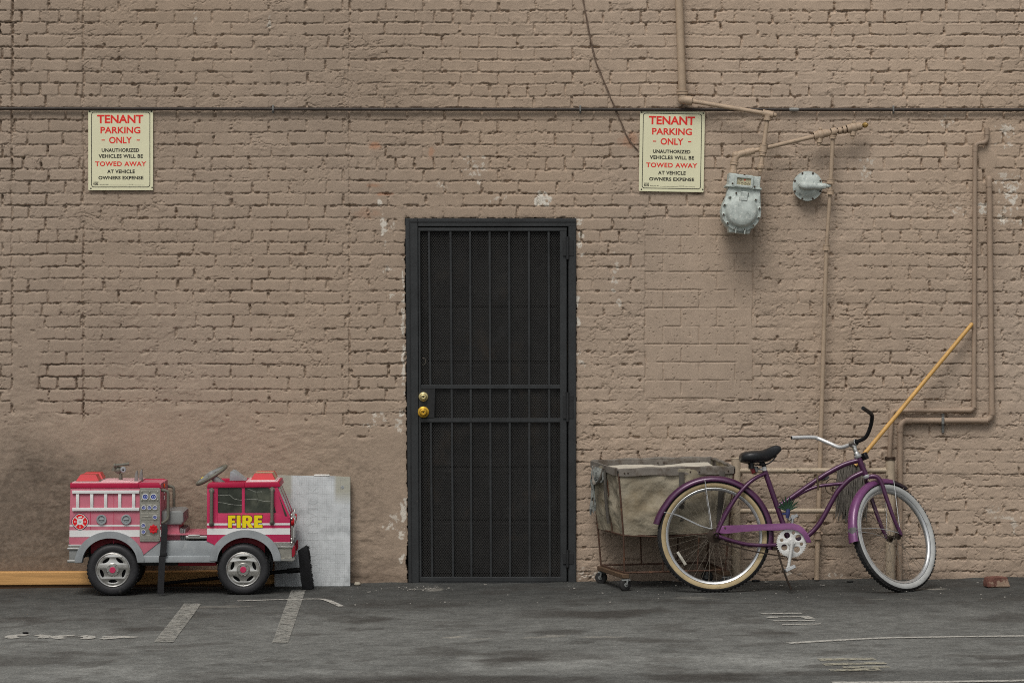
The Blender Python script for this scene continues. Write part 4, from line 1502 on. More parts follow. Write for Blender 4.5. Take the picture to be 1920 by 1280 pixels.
def build_broom():
    A, B = P(579, 1066, .30), P(296, 1094, .15)
    t = thing('push_broom', P(575, 1104, .30), 'black push broom standing on its head end in front of the grey board', 'broom')
    m = MB()
    # block: tilted slab seen edge-on, bristles to the right
    f = lambda u, v: (P(u, v, .30).x, P(u, v, .30).z)
    poly = [f(559, 1031.5), f(575, 1021.5), f(578.5, 1030), f(581, 1054), f(584.5, 1078), f(586.4, 1092), f(586.4, 1103.5), f(568, 1104.5), f(564.5, 1086), f(561, 1050)]
    m.prism(list(reversed(poly)), -.325, -.27, .005, 2)
    hd = m.build('head', M['broom'], t)
    m = MB()
    for i in range(260):
        q = rnd.random()
        u0, v0 = 575.5 + 9.5 * q, 1024 + 78 * q
        p = P(u0, v0, .275 + .045 * rnd.random())
        m.tube([p, p + Vector((.008 + .007 * rnd.random(), rnd.uniform(-.004, .004), rnd.uniform(-.005, .003)))], .0013, 4, cap=False)
    m.build('bristles', M['broom'], t)
    m = MB()
    m.tube([A, A.lerp(B, .4), B], [.0115, .0100, .0095], 10)
    m.tube([A + (A - B).normalized() * .01, A.lerp(B, .14)], .015, 10)
    m.build('handle', M['broom'], t)


build_broom()


def build_mop():
    top, low = P(1821.5, 608.5, .05), P(1603, 872, .20)
    t = thing('string_mop', P(1600, 875, .18), 'wooden handled string mop leaning on the conduit with grey strings over the rail', 'mop')
    m = MB()
    m.tube([top, top.lerp(low, .5), low], [.0118, .0122, .0122], 12)
    m.ball(top, .0118)
    m.build('handle', M['handle'], t)
    m = MB()
    a, b = P(1572, 877, .175), P(1621, 870, .175)
    m.tube(cr([a, a.lerp(b, .5) + Vector((0, -.004, .012)), b], 4), .010, 8)
    m.build('clamp', M['webbingdk'], t)
    m = MB()
    for i in range(230):
        s = rnd.random()
        p = a.lerp(b, s) + Vector((rnd.uniform(-.006, .006), rnd.uniform(-.02, .02), rnd.uniform(-.012, .010)))
        L = rnd.uniform(.20, .325) * (0.92 if s < .3 else 1)
        ph, am = rnd.uniform(0, 6), rnd.uniform(.002, .005)
        dx = rnd.uniform(-.012, .012) + (s - .5) * .02
        pts = [p + Vector((dx * q + am * math.sin(ph + q * 8), am * math.cos(ph + q * 7) - .012 * math.sin(q * 3.1), -L * q)) for q in np.linspace(0, 1, 9)]
        m.tube(pts, rnd.uniform(.0020, .0030), 5)
    m.build('strings', M['string'], t)


build_mop()

m = MB()
bm = bmesh.new()
bmesh.ops.create_cube(bm, size=1)
bmesh.ops.bevel(bm, geom=list(bm.edges), offset=.09, segments=1, affect='EDGES')
bmesh.ops.subdivide_edges(bm, edges=list(bm.edges), cuts=2)
for q in bm.verts:
    n3 = math.sin(q.co.x * 9 + q.co.z * 5) * .04 + rnd.uniform(-.035, .035)
    q.co = Vector((q.co.x * (.124 - .03 * q.co.z * (1 if q.co.x > 0 else .6)) * (1 + n3), q.co.y * .075 * (1 + n3), q.co.z * .058 * (1 + n3 * .6)))
p = P(1868, 1089, .50)
m._bm(bm, (p.x, -.50, gz(p.x) + .030), Matrix.Rotation(R(12), 3, 'Z'))
tag(m.build('brick_fragment', M['brickred'], smooth=0, at=(p.x, -.5, gz(p.x))), 'broken red brick with tan paint lying near the wall', 'brick')
m = MB()
p = P(670, 1094, .09)
m.ball((p.x, -.09, gz(p.x) + .009), .021, 10, (1, .8, .55))
o = m.build('stone', M['stone'], smooth=60, at=(p.x, -.09, gz(p.x)))
for q in o.data.vertices:
    q.co *= 1 + rnd.uniform(-.12, .12)
tag(o, 'small pale stone on the asphalt at the foot of the grey board', 'stone')
# crumbs of paint and mortar
m = MB()
for i in range(170):
    c = rnd.random()
    if c < .40:
        u, v = rnd.gauss(800, 30), rnd.uniform(1099, 1108)
    elif c < .6:
        u, v = rnd.uniform(640, 1240), rnd.uniform(1096, 1140)
    else:
        u, v = rnd.uniform(1120, 1920), rnd.uniform(1088, 1125)
    p = G(u, v)
    if p.y > -.03:
        continue
    s = rnd.choice([.0015, .002, .002, .003, .004]) * rnd.uniform(.7, 1.2)
    m.box((p.x, p.y, p.z + s * .4 + .004), (s * rnd.uniform(1, 2.4), s * rnd.uniform(1, 2), s), 0, Matrix.Rotation(rnd.uniform(0, 3), 3, 'Z'))
for u, v, s in ((1435, 1092, .014), (1466, 1099, .008), (1542, 1098, .011), (1583, 1083, .009), (1337, 1089, .008), (1076, 1104, .007), (1263, 1090, .007), (1490, 1079, .02), (909, 1097, .007), (692, 1111, .006), (834, 1130, .005)):
    p = G(u, v)
    for j in range(4):
        m.box((p.x + rnd.uniform(-s, s), p.y + rnd.uniform(-.01, .01), p.z + .006), (s * rnd.uniform(.5, 1.1), s * rnd.uniform(.5, 1), .004), 0, Matrix.Rotation(rnd.uniform(0, 3), 3, 'Z'))
tag(m.build('paint_flakes', M['flake'], smooth=0), 'scattered pale crumbs of paint and mortar on the asphalt', 'debris', kind='stuff')
for u, v, s in ((1417, 1090, .018), (1594, 1091, .014), (48, 1187, .012)):
    p = G(u, v)
    m = MB(); m.ball((p.x, p.y, p.z + s * .3), s, 8, (1.4, .9, .45))
    lab = {1417: 'dark scrap of litter under the bicycle near its rear wheel', 1594: 'dark scrap of litter behind the bicycle front wheel', 48: 'tiny black pebble above the faded stencil letters'}[u]
    tag(m.build('litter_scrap' if u > 100 else 'pebble', M['dark'], at=p), lab, 'litter' if u > 100 else 'pebble')


# ------------------------------------------------------------------ the toy fire engine
def build_truck():
    D = .60
    k = (DIST - D) / FPX
    W = .43
    X = lambda u: (u - 960) * k
    Zv = lambda v: HC - (v - HOR) * k
    F = lambda u, v, y=0.0: Vector((X(u), -D + y, Zv(v)))
    zoff = gz(X(330)) - Zv(1118.0)
    base = Vector((X(335), -D + W / 2, gz(X(335))))
    t = thing('toy_fire_truck', base, 'faded pink and red ride-on toy fire engine parked against the wall', 'toy fire truck')
    MT = Matrix.Translation((0, 0, zoff))

    def B():
        return MB(MT)

    def pz(mb, pts, y0, y1, bev=0.0, seg=1):
        return mb.prism([(X(u), Zv(v)) for u, v in pts], -D + y0, -D + y1, bev, seg)

    def bx(mb, u0, u1, v0, v1, y0, y1, bev=0.0, seg=2):
        return mb.box(((X(u0) + X(u1)) / 2, -D + (y0 + y1) / 2, (Zv(v0) + Zv(v1)) / 2), (abs(X(u1) - X(u0)), y1 - y0, abs(Zv(v1) - Zv(v0))), bev, None, seg)

    def arc(cu, cv, ru, rv, a0, a1, n=20):
        return [(cu + ru * math.cos(R(a0 + (a1 - a0) * i / n)), cv - rv * math.sin(R(a0 + (a1 - a0) * i / n))) for i in range(n + 1)]

    # ---- hose body
    m = B()
    pz(m, [(130.5, 908), (299, 908), (299, 1016), (268, 1040)] + arc(204, 1057, 54, 50, 10, 170) + [(150, 1030), (127.5, 1021)], 0, W, .004, 2)
    hb = m.build('hose_body', M['pink'], t)
    m = B()
    pz(m, [(130, 907), (257, 907), (257, 916), (130, 916)], -.005, W + .005, .0025, 2)
    m.build('top_trim', M['crimsontrim'], t)
    for y0, y1 in ((-.005, .045), (W - .045, W + .005)):
        m = B(); pz(m, [(257.2, 907), (291, 906.6), (295.5, 908), (298.4, 911), (299.6, 916), (257.2, 916)], y0, y1, .0025, 2)
        m.build('top_rail', M['crimsontrim'], t)
    m = B(); bx(m, 133, 256, 905.4, 908, .008, W - .008, .001)
    bx(m, 200, 240, 904.6, 906, .06, W - .06, .001)
    m.build('top_deck', M['pinktop'], t)
    for u in (167.6, 211.2):
        m = B(); bx(m, u - .35, u + .35, 917, 1020, -.0006, .001)
        m.build('panel_seam', M['crimsontrim'], hb)
    for q in ((128.6, 299.2, 994.8, 1007.5), (129, 299.2, 984.8, 987.8)):
        m = B(); bx(m, *q, -.0012, .01, 0)
        m.build('side_stripe', M['twhite'], t)
    # ladder on the side
    m = B()
    bx(m, 134, 259, 920.4, 926.4, -.012, .001, .0015); bx(m, 134, 259, 952.8, 958.8, -.012, .001, .0015)
    for u in (143.9, 170.3, 196.2, 222.4, 248.4):
        bx(m, u - 2.9, u + 2.9, 926.2, 953, -.009, .001, .001)
    m.build('side_ladder', M['twhite'], t)
    # capped ports
    for u in (188.3, 234.3):
        m = B()
        o = F(u, 975)
        r = 9.6 * k
        m.lathe([(0, .006), (r * .45, .006), (r * .5, .004), (r * .7, .004), (r * .74, .010), (r * .95, .010), (r, .006), (r, 0)], o, (0, -1, 0), 26)
        m.box(o + Vector((0, -.008, 0)), (r * 1.0, .005, r * .2), .001)
        m.build('hose_port', M['tgrey'], t)
    # round emblem: red cross pattee with white disc
    o = F(148.3, 979)
    ox, oz = o.x, o.z
    yb = -D - .0016
    oct_ = [(ox + 15.4 * k * math.cos(R(a)) * (1 + .05 * math.cos(R(4 * a))), oz + 15.4 * k * math.sin(R(a)) * (1 + .05 * math.cos(R(4 * a)))) for a in range(0, 360, 9)]
    m = B(); m.prism(oct_, yb, yb + .0016)
    em = m.build('emblem', M['navy'], t)
    m = B(); m.prism([(ox + (px - ox) * .93, oz + (pz_ - oz) * .93) for px, pz_ in oct_], yb - .0005, yb)
    m.build('emblem_rim', M['twhite'], em)
    m = B(); m.prism([(ox + (px - ox) * .86, oz + (pz_ - oz) * .86) for px, pz_ in oct_], yb - .0010, yb)
    m.build('emblem_field', M['emblemred'], em)
    m = B()
    for a in (45, 135):
        m.box((ox, yb - .0012, oz), (24 * k, .0006, 2.0 * k), 0, Matrix.Rotation(R(a), 3, 'Y'))
    m.prism([(ox - 4 * k, oz + 6.5 * k), (ox + 4 * k, oz + 7.6 * k), (ox + 3.4 * k, oz + 10.6 * k), (ox - 2.6 * k, oz + 9.6 * k)], yb - .0014, yb)
    for dx, dz in ((9.5, 0), (-9.5, 0), (0, -10)):
        m.box((ox + dx * k, yb - .0012, oz + dz * k), (1.5 * k, .0006, 3.0 * k))
    m.lathe([(0, 0), (6.0 * k, 0), (6.0 * k, .0008), (0, .0008)], (ox, yb - .0008, oz), (0, -1, 0), 20)
    m.build('emblem_mark', M['twhite'], em)
    m = B()
    for a in (35, 145):
        m.box((ox, yb - .0019, oz), (6 * k, .0004, .7 * k), 0, Matrix.Rotation(R(a), 3, 'Y'))
    m.build('emblem_detail', M['tgreydk'], em)
    # pump panel
    m = B()
    m.prism(rrect(X(259.6), X(297.6), Zv(1016.4), Zv(916.4), .006, 3), -D - .008, -D + .001, .002)
    pp = m.build('pump_panel', M['panelmetal'], t)
    m = B()
    for a, b in ((919.5, 941), (946.5, 957.5), (963, 976), (1004.5, 1012.5)):
        m.prism(rrect(X(261.8), X(295.6), Zv(b), Zv(a), .004, 3), -D - .0095, -D - .007, .001)
    for u in (264, 278, 293):
        for v in (923.5, 938.5):
            m.ball(F(u, v, -.0095), 1.9 * k, 8)
    m.box(((X(264) + X(283)) / 2, -D - .0105, Zv(969.5)), (X(283) - X(264), .003, 1.8 * k), .001)
    m.build('panel_relief', M['panelmetal'], pp)
    for (u, v, r_) in ((270.2, 932.4, 6.0), (285.5, 932.4, 6.0), (267.5, 952.6, 4.3), (277.8, 952.6, 4.3), (288.3, 952.6, 4.3), (288.3, 970.4, 4.3), (266.5, 986, 4.4), (266.7, 997.8, 4.4)):
        m = B(); r = r_ * k
        m.lathe([(r * .74, .004), (r * .80, .008), (r * .95, .008), (r, .005), (r, 0)], F(u, v, -.0085), (0, -1, 0), 20)
        gg = m.build('gauge', M['twhite'], pp)
        m = B(); m.lathe([(0, .0052), (r * .78, .0052), (r * .78, 0)], F(u, v, -.0085), (0, -1, 0), 20)
        m.build('gauge_face', M['gaugeblue'], gg)
        m = B(); m.lathe([(r * .34, 0), (r * .42, 0), (r * .42, .0006), (r * .34, .0006)], F(u, v, -.0138), (0, -1, 0), 14)
        m.build('gauge_mark', M['twhite'], gg)
    m = B()
    o = F(285.6, 992.7, -.018)
    pts = [(o.x + (7.2 + 1.2 * math.cos(R(8 * a))) * k * math.cos(R(a)), o.z + (7.2 + 1.2 * math.cos(R(8 * a))) * k * math.sin(R(a))) for a in range(0, 360, 6)]
    m.add(*off(shape2d([pts, circ(o.x, o.z, 3.6 * k, 16)], .006, .0015), (0, o.y - .003, 0)))
    for a in (0, 45, 90, 135):
        m.box(o, (8 * k, .004, 1.4 * k), 0, Matrix.Rotation(R(a), 3, 'Y'))
    m.disc(o + Vector((0, .012, 0)), (0, -1, 0), 1.8 * k, .016, 12)
    m.build('valve_wheel', M['lampred'], pp)

    # front face of the hose body with marker
    m = B(); m.box((X(299.4) + .001, -D + .30, Zv(931)), (.003, .20, 46 * k)); m.build('end_label', M['pink'], hb)
    m = B(); m.box((X(299.4) + .003, -D + .18, Zv(915)), (.006, .03, 7 * k), .001)
    m.build('marker_light', M['orange'], t)
    m = B(); m.box((X(299.4) + .0025, -D + .18, Zv(926)), (.004, .026, 7 * k)); m.box((X(299.4) + .0025, -D + .18, Zv(938)), (.004, .026, 8 * k))
    m.build('white_label', M['twhite'], t)
    for y in (.02, W - .02):
        m = B()
        m.tube(corner([F(298, 920.5, y), F(312, 922, y), F(312, 975, y), F(302, 982, y), F(299, 982, y)], .02), .0085, 10)
        m.build('grab_handle', M['tolive'], t)

    # ---- top gear
    for y0 in (.035, .25):
        m = B()
        m.add([F(139, 904, y0), F(182, 904, y0), F(182, 904, y0 + .15), F(139, 904, y0 + .15), F(147, 892, y0 + .012), F(176, 892, y0 + .012), F(176, 892, y0 + .138), F(147, 892, y0 + .138)],
              [(0, 1, 5, 4), (1, 2, 6, 5), (2, 3, 7, 6), (3, 0, 4, 7), (4, 5, 6, 7), (3, 2, 1, 0)])
        l_ = m.build('rear_lamp', M['lampred'], t, smooth=20)
        m = B(); bx(m, 137.5, 183.5, 904, 906.4, y0 - .004, y0 + .154, .001)
        m.build('lamp_base', M['tgreydk'], l_)
    m = B()
    o = F(217, 900, .20)
    m.tube([F(217, 908, .20), F(217, 893, .20)], [.012, .010], 12)
    m.ball(F(213, 886, .20), .021, 14, (1.1, 1, 1))
    m.tube([F(204, 888, .20), F(207, 880, .20)], .014, 10)
    m.build('cannon_mount', M['tolive'], t)
    m = B()
    m.tube([F(205, 877, .18), F(208, 876.6, .18), F(208.5, 876.6, .18), F(230.5, 874.4, .18), F(231, 874.4, .18), F(233.5, 874.1, .18)], [.0105, .0105, .0075, .0075, .0115, .0115], 14)
    m.build('cannon_barrel', M['tolive'], t)
    m = B()
    m.lathe([(0, .004), (1.3 * k, .004), (1.4 * k, .014), (4.2 * k, .014), (5.6 * k, .006), (5.6 * k, -.03), (4 * k, -.05)], F(223.7, 884.6, .15), (.12, -1, 0), 20)
    nz = m.build('cannon_nozzle', M['tgrey'], t)
    m = B(); m.disc(F(223.7, 884.6, .15) + Vector((0, -.009, 0)), (.12, -1, 0), 1.8 * k, .0062, 10)
    m.build('nozzle_bore', M['dark'], nz)
    for u, y in ((248, .10), (253.6, .20)):
        m = B()
        pz(m, [(u - 2.2, 907), (u + 5.5, 907), (u + 5.2, 898), (u + 4.4, 886.5), (u + 2.8, 884.5), (u + 1, 887), (u - 1.2, 895)], y, y + .018, .003, 2)
        m.build('horn_fin', M['galv'], t)

    # ---- seat, floor
    m = B(); pz(m, [(300, 986), (331, 986), (334.5, 1016), (300, 1016)], .06, W - .06, .006, 2)
    bx(m, 300, 388, 1002.5, 1005, .02, W - .02)
    m.build('seat_base', M['pink'], t)
    m = B(); pz(m, [(299, 961), (334, 959.5), (340, 963), (341, 980), (336, 986.5), (299, 986.5)], .04, W - .04, .010, 3)
    m.build('seat', M['tgreydk'], t)
    m = B()
    for i in range(3):
        bx(m, 334 + i * 3.4, 336.4 + i * 3.4, 993 + i, 1015, .05, W - .05, .002)
    build_each(m, 'ribbed_step', M['tgreydk'], t)
    m = B(); bx(m, 345, 386, 1006, 1012, .0, .05, .003); bx(m, 350, 372, 1003.5, 1008, -.006, .02, .003)
    m.build('side_pedal_rail', M['chrome'], t)

    # ---- cab
    m = B()
    cab = [(386, 914), (516, 914), (526, 940), (540, 972), (540.5, 1019), (512, 1030)] + arc(456, 1055, 54, 50, 20, 160) + [(398, 1022), (385, 1016)]
    pz(m, cab, .008, W - .008, .002)
    m.build('cab_body', M['crimson'], t)
    for y0, y1 in ((0.0, .008), (W - .008, W)):
        m = B()
        lp = [(X(u), Zv(v)) for u, v in [(385.6, 914), (515, 914), (525.5, 940), (540, 972), (540.5, 1019), (512, 1030)] + arc(456, 1055, 54, 50, 20, 160) + [(398, 1022), (385, 1016)]]
        w1 = rrect(X(405.2), X(450.8), Zv(964.4), Zv(915.9), .008, 4)
        w2 = [(X(u), Zv(v)) for u, v in [(457, 915.6), (499, 915.6), (502.5, 917.2), (514.6, 962.5), (513, 964.3), (457, 964.3), (455.4, 962.6), (455.4, 917.2)]]
        m.add(*off(shape2d([lp, w1, w2], y1 - y0, .0012), (0, -D + y0, 0)))
        cs = m.build('cab_side', M['crimson'], t)
        if y0 == 0:
            m = B(); bx(m, 404, 516, 914.5, 965.5, .0045, .0078)
            gl = m.build('side_window', M['glassdark'], t)
            m = B()
            for ln in ([(405, 930.5), (418, 930.5), (426, 929.5), (430, 932), (436, 937), (450, 939.5)], [(405, 943.6), (416, 944.5), (430, 947.5), (450.5, 949)],
                       [(455.5, 938.6), (468, 938), (480, 938.6), (492, 941.5), (504, 941)], [(460, 917.5), (470, 921.5), (476, 924), (488, 923.5)]):
                m.tube(cr([F(u, v, .0044) for u, v in ln], 4), .0008, 5)
            m.build('crease_line', M['crack'], gl)
            m = B()
            for ln in ([(479, 917), (478, 928), (481, 938), (478, 944)], [(425.5, 916), (426, 924), (423, 928)]):
                m.tube(cr([F(u, v, .0042) for u, v in ln], 4), .0009, 5)
            m.build('dark_crease', M['dark'], gl)
    m = B()
    pz(m, [(456, 905.9), (520, 905.4), (522.5, 914.5), (456, 915.4)], -.006, W + .006, .003, 2)
    m.build('roof_trim', M['crimsontrim'], t)
    for y0, y1 in ((-.006, .035), (W - .035, W + .006)):
        m = B(); pz(m, [(391, 906.3), (455.8, 905.9), (455.8, 915.4), (385.4, 915.8), (386, 911), (388, 908)], y0, y1, .003, 2)
        m.build('top_rail', M['crimsontrim'], t)
    m = B(); bx(m, 458, 517, 904.4, 907, .008, W - .008, .001)
    m.build('roof', M['pinktop'], t)
    for q in ((385.2, 540.6, 992.2, 1004), (385.3, 540.2, 982.6, 986.4)):
        m = B(); bx(m, *q, -.0012, .004)
        m.build('side_stripe', M['twhite'], t)
    m = B(); bx(m, 404, 404.7, 916, 1016, -.0005, .001)
    m.build('panel_seam', M['crimsontrim'], t)
    # FIRE
    def blocks(grow):
        g = grow
        v0, v1 = 967.9 - g, 991.2 + g
        out = []
        t1, t2 = 973.3 + g, 977.4 - g            # bars of F and E
        c1, c2 = 982.2 + g, 985.8 - g
        out.append([[(424.7 - g, v0), (438.3 + g, v0), (438.3 + g, t1), (431.7 + g, t1), (431.7 + g, t2), (437.2 + g, t2), (437.2 + g, c1), (431.7 + g, c1), (431.7 + g, v1), (424.7 - g, v1)]])
        out.append([[(440.8 - g, v0), (447.9 + g, v0), (447.9 + g, v1), (440.8 - g, v1)]])
        R_ = [(451.4 - g, v0), (463 + g * .6, v0), (467.2 + g, v0 + 1.6), (469.6 + g, v0 + 4.6), (469.8 + g, 975.5), (468.6 + g, 979), (465.6 + g, 981.6), (471.8 + g, v1), (463.6 - g * .3, v1), (459.2 + g * .4, 983.4), (458.4 + g, 983.4), (458.4 + g, v1), (451.4 - g, v1)]
        hole = [(458.4 + g, 972.8 + g), (461.2, 972.8 + g), (462.6 - g, 974), (462.6 - g, 976.6), (461.2, 978.2 - g), (458.4 + g, 978.2 - g)]
        out.append([R_, hole])
        out.append([[(473.6 - g, v0), (488.6 + g, v0), (488.6 + g, t1), (480.6 + g, t1), (480.6 + g, t2 - .3), (487.4 + g, t2 - .3), (487.4 + g, c1 - .2), (480.6 + g, c1 - .2), (480.6 + g, c2), (489 + g, c2), (489 + g, v1), (473.6 - g, v1)]])
        return out
    ol = None
    for g, mt, nm, yy in ((.85, 'navy', 'lettering_outline', -.0024), (0, 'yellow', 'lettering', -.0034)):
        m = B()
        for loops in blocks(g):
            m.add(*off(shape2d([[(X(u), Zv(v)) for u, v in lp] for lp in loops], .0012), (0, -D + yy, 0)))
        ol = m.build(nm, M[mt], ol or t, smooth=0)
    for u0, v0, v1 in ((394, 921.5, 983.5), (507.3, 920, 981.5)):
        m = B()
        m.tube(corner([F(u0, v0, .0), F(u0, v0, -.016), F(u0 - .4, v1, -.016), F(u0 - .4, v1, 0)], .012), .0095, 12)
        m.lathe([(.010, 0), (.0145, .001), (.0145, .006), (.010, .008)], F(u0, v0, 0), (0, -1, 0), 14); m.lathe([(.010, 0), (.0145, .001), (.0145, .006), (.010, .008)], F(u0 - .4, v1, 0), (0, -1, 0), 14)
        m.build('grab_handle', M['tolive'], t)
    # raked windscreen
    def plane(mb, u0, v0, u1, v1, ya, yb, th=.004, outw=.002):
        a, b = F(u0, v0, ya), F(u1, v1, ya)
        dn = (b - a).normalized()
        nr = Vector((-dn.z, 0, dn.x))
        if nr.x < 0:
            nr = -nr
        q = [a + nr * outw, b + nr * outw, b + nr * (outw - th), a + nr * (outw - th)]
        vs = q + [p + Vector((0, yb - ya, 0)) for p in q]
        mb.add(vs, [(0, 1, 2, 3), (7, 6, 5, 4), (0, 4, 5, 1), (1, 5, 6, 2), (2, 6, 7, 3), (3, 7, 4, 0)])
    for ya, yb in ((.012, W / 2 - .008), (W / 2 + .008, W - .012)):
        m = B(); plane(m, 518, 919, 538.5, 970, ya, yb)
        m.build('windscreen', M['glassdark'], t)
    for ya, yb in ((-.002, .012), (W / 2 - .008, W / 2 + .008), (W - .012, W + .002)):
        m = B(); plane(m, 515.6, 914.5, 540, 973, ya, yb, .012, .004)
        m.build('windscreen_pillar', M['crimson'], t)
    m = B(); pz(m, [(515.2, 917), (518.5, 917), (538, 969.5), (531, 969.5)], -.0012, .002)
    m.build('corner_window', M['glassdark'], t)
    # roof lamp bar: red ends, yellowed middle
    def bar(mb, y0, y1, i0=0, i1=0):
        mb.add([F(466, 902.6, y0), F(512, 902.6, y0), F(512, 902.6, y1), F(466, 902.6, y1), F(473, 890.6, y0 + i0), F(506, 890.6, y0 + i0), F(506, 890.6, y1 - i1), F(473, 890.6, y1 - i1)],
               [(0, 1, 5, 4), (1, 2, 6, 5), (2, 3, 7, 6), (3, 0, 4, 7), (4, 5, 6, 7), (3, 2, 1, 0)])
    lb = None
    for y0, y1, mt, i0, i1 in ((.035, .13, 'lampred', .012, 0), (.131, .29, 'lampbeige', 0, 0), (.291, .39, 'lampred', 0, .012)):
        m = B(); bar(m, y0, y1, i0, i1)
        m.build('roof_lamp', M[mt], t, smooth=20)
    m = B(); bx(m, 465, 513, 902.6, 905, .03, .395, .001)
    m.build('lamp_base', M['twhite'], t)
    # cowl and steering wheel
    m = B(); pz(m, [(425, 905.5), (426, 889), (428.5, 887), (434, 889), (452, 903), (455, 905.5)], .10, W - .10, .006, 2)
    m.build('dashboard_cowl', M['tgrey'], t)
    ax = Vector((-.52, -.10, .85)).normalized()
    c = F(389.2, 896, .20)
    m = B()
    prof = [(.093 + .0105 * math.cos(a), .0105 * math.sin(a)) for a in np.linspace(0, 2 * math.pi, 13)[:-1]]
    m.lathe(prof, c, ax, 44, close_prof=True)
    sw = m.build('steering_wheel', M['tolive'], t)
    m = B()
    e1 = ax.cross(Vector((0, 1, 0))).normalized(); e2 = ax.cross(e1)
    for a in (20, 160, 270):
        dv = e1 * math.cos(R(a)) + e2 * math.sin(R(a))
        m.tube([c + ax * .006, c + dv * .09], [.018, .011], 8)
    m.lathe([(.0, .022), (.024, .020), (.032, .008), (.032, -.01), (0, -.012)], c, ax, 18)
    m.build('wheel_spokes', M['tgreydk'], sw)
    m = B(); m.box(c + ax * .015 + e1 * .052, (.014, .018, .004), .001, ax.to_track_quat('Z', 'Y').to_matrix())
    m.build('horn_sticker', M['yellow'], sw)
    m = B(); m.tube([c - ax * .01, F(410, 915, .20)], [.018, .024], 12)
    m.build('steering_column', M['tgreydk'], t)

    # ---- fenders, running board, chassis
    for y0, y1 in ((-.024, .055), (W - .055, W + .024)):
        for cu, cv, ro, zo, ri, zi in ((204, 1056, 65, 59, 51.5, 46.5), (457, 1054, 67, 59, 52.5, 45)):
            m = B()
            o_ = arc(cu, cv, ro, zo, 0, 180, 30)
            i_ = arc(cu, cv, ri, zi, 180, 0, 30)
            pz(m, o_ + i_, y0, y1, .006, 3)
            m.build('fender', M['tgrey'], t)
    m = B()
    pz(m, [(262, 1015.5), (398, 1015.5), (402, 1045), (262, 1045)], .004, W - .004, .003, 2)
    sk = m.build('running_board', M['tgrey'], t)
    for y0, y1 in ((-.020, .06), (W - .06, W + .020)):
        m = B()
        pz(m, [(266, 1043), (398, 1043), (401, 1056), (268, 1056)], y0, y1, .006, 3)
        m.build('board_lip', M['tgrey'], sk)
    m = B()
    bx(m, 160, 500, 1012, 1062, .12, W - .12, .004)
    bx(m, 262, 330, 1054, 1062, .02, W - .02, .003)
    m.build('chassis', M['blackplastic'], t)
    for q in ((330, 402, 1054, 1063, .03, W - .03, .004), (166, 242, 1012, 1040, .06, .12, 0), (412, 492, 1012, 1040, .06, .12, 0)):
        m = B(); bx(m, *q)
        m.build('inner_tub', M['deepred'], t)

    # ---- bumpers, lamps, grille
    m = B()
    bx(m, 126.5, 153, 1021.5, 1027.5, -.003, W + .003, .002); bx(m, 124.6, 152, 1027.5, 1031.5, -.008, W + .008, .002)
    bx(m, 124.6, 142, 1050.5, 1055.5, -.008, W + .008, .002)
    m.build('rear_bumper', M['chrome'], t)
    m = B(); bx(m, 128, 152, 1031.5, 1050.5, .0, W, .002); m.build('rear_skirt', M['tgreydk'], t)
    m = B()
    pz(m, [(505, 1018.2), (541, 1018.2), (541, 1026), (511, 1026)], -.003, W + .003, .002)
    pz(m, [(511, 1026), (544, 1026), (544.6, 1029.2), (513, 1029.2)], -.008, W + .008, .002)
    pz(m, [(521, 1048.6), (546, 1048.6), (549, 1046), (550, 1051), (547, 1053.6), (523, 1053.6)], -.010, W + .010, .002)
    m.build('front_bumper', M['chrome'], t)
    m = B(); pz(m, [(512, 1029.2), (544, 1029.2), (544, 1048.6), (521, 1048.6)], .0, W, .002); m.build('front_skirt', M['panelmetal'], t)
    for y0, y1 in ((-.004, .045), (W - .045, W + .004)):
        m = B(); pz(m, [(544, 1033), (547, 1026), (550, 1025), (550.5, 1040), (548, 1045.5), (544.5, 1046)], y0, y1, .002)
        m.build('turn_lamp', M['deepred'], t)
    m = B()
    bx(m, 540.5, 545.5, 968, 1018, .03, W - .03, .003)
    for y in (.07, .13, W - .13, W - .07):
        m.lathe([(0, .0), (.020, .004), (.024, .0), (.024, -.012)], F(545.5, 985, y) + Vector((.002, 0, 0)), (1, 0, 0), 18)
    for v in (968, 975, 1013, 1020):
        m.ball(F(543, v, .012), .008, 10); m.ball(F(543, v, W - .012), .008, 10)
    m.build('grille', M['chrome'], t)
    for y in (.035, W - .035):
        m = B(); m.lathe([(0, .010), (.018, .008), (.024, 0), (.024, -.01)], F(545.5, 981, y), (1, 0, 0), 16)
        m.build('headlamp', M['lampred'], t)

    # ---- wheels
    def wheel(u, v, ya, near):
        c = F(u, v, ya)
        Rr = 49.0 * k
        w = .085
        a = Vector((0, -1, 0)) if near else Vector((0, 1, 0))
        m = B()
        pr = [(Rr * .66, .002), (Rr * .70, .006), (Rr * .86, .008), (Rr * .93, .003), (Rr * .985, -.010), (Rr, -.022), (Rr, -w + .022), (Rr * .985, -w + .010), (Rr * .93, -w), (Rr * .6, -w)]
        m.lathe(pr, c, a, 56)
        for i in range(40):
            an = 2 * math.pi * i / 40
            dv = Vector((math.cos(an), 0, math.sin(an)))
            q = Matrix.Rotation(-an, 3, 'Y')
            m.box(c + dv * Rr * .9965 + a * (-.014), (.003, .016, .010), .001, q)
        ty = m.build('wheel', M['tyreplastic'], t)
        m = B()
        r0 = Rr * .655
        # rim lip, dish with five oval openings, hub
        m.lathe([(r0 * .90, -.006), (r0 * .92, .004), (r0 * .97, .008), (r0 * 1.02, .004), (r0 * 1.02, -.01)], c, a, 44)
        holes = []
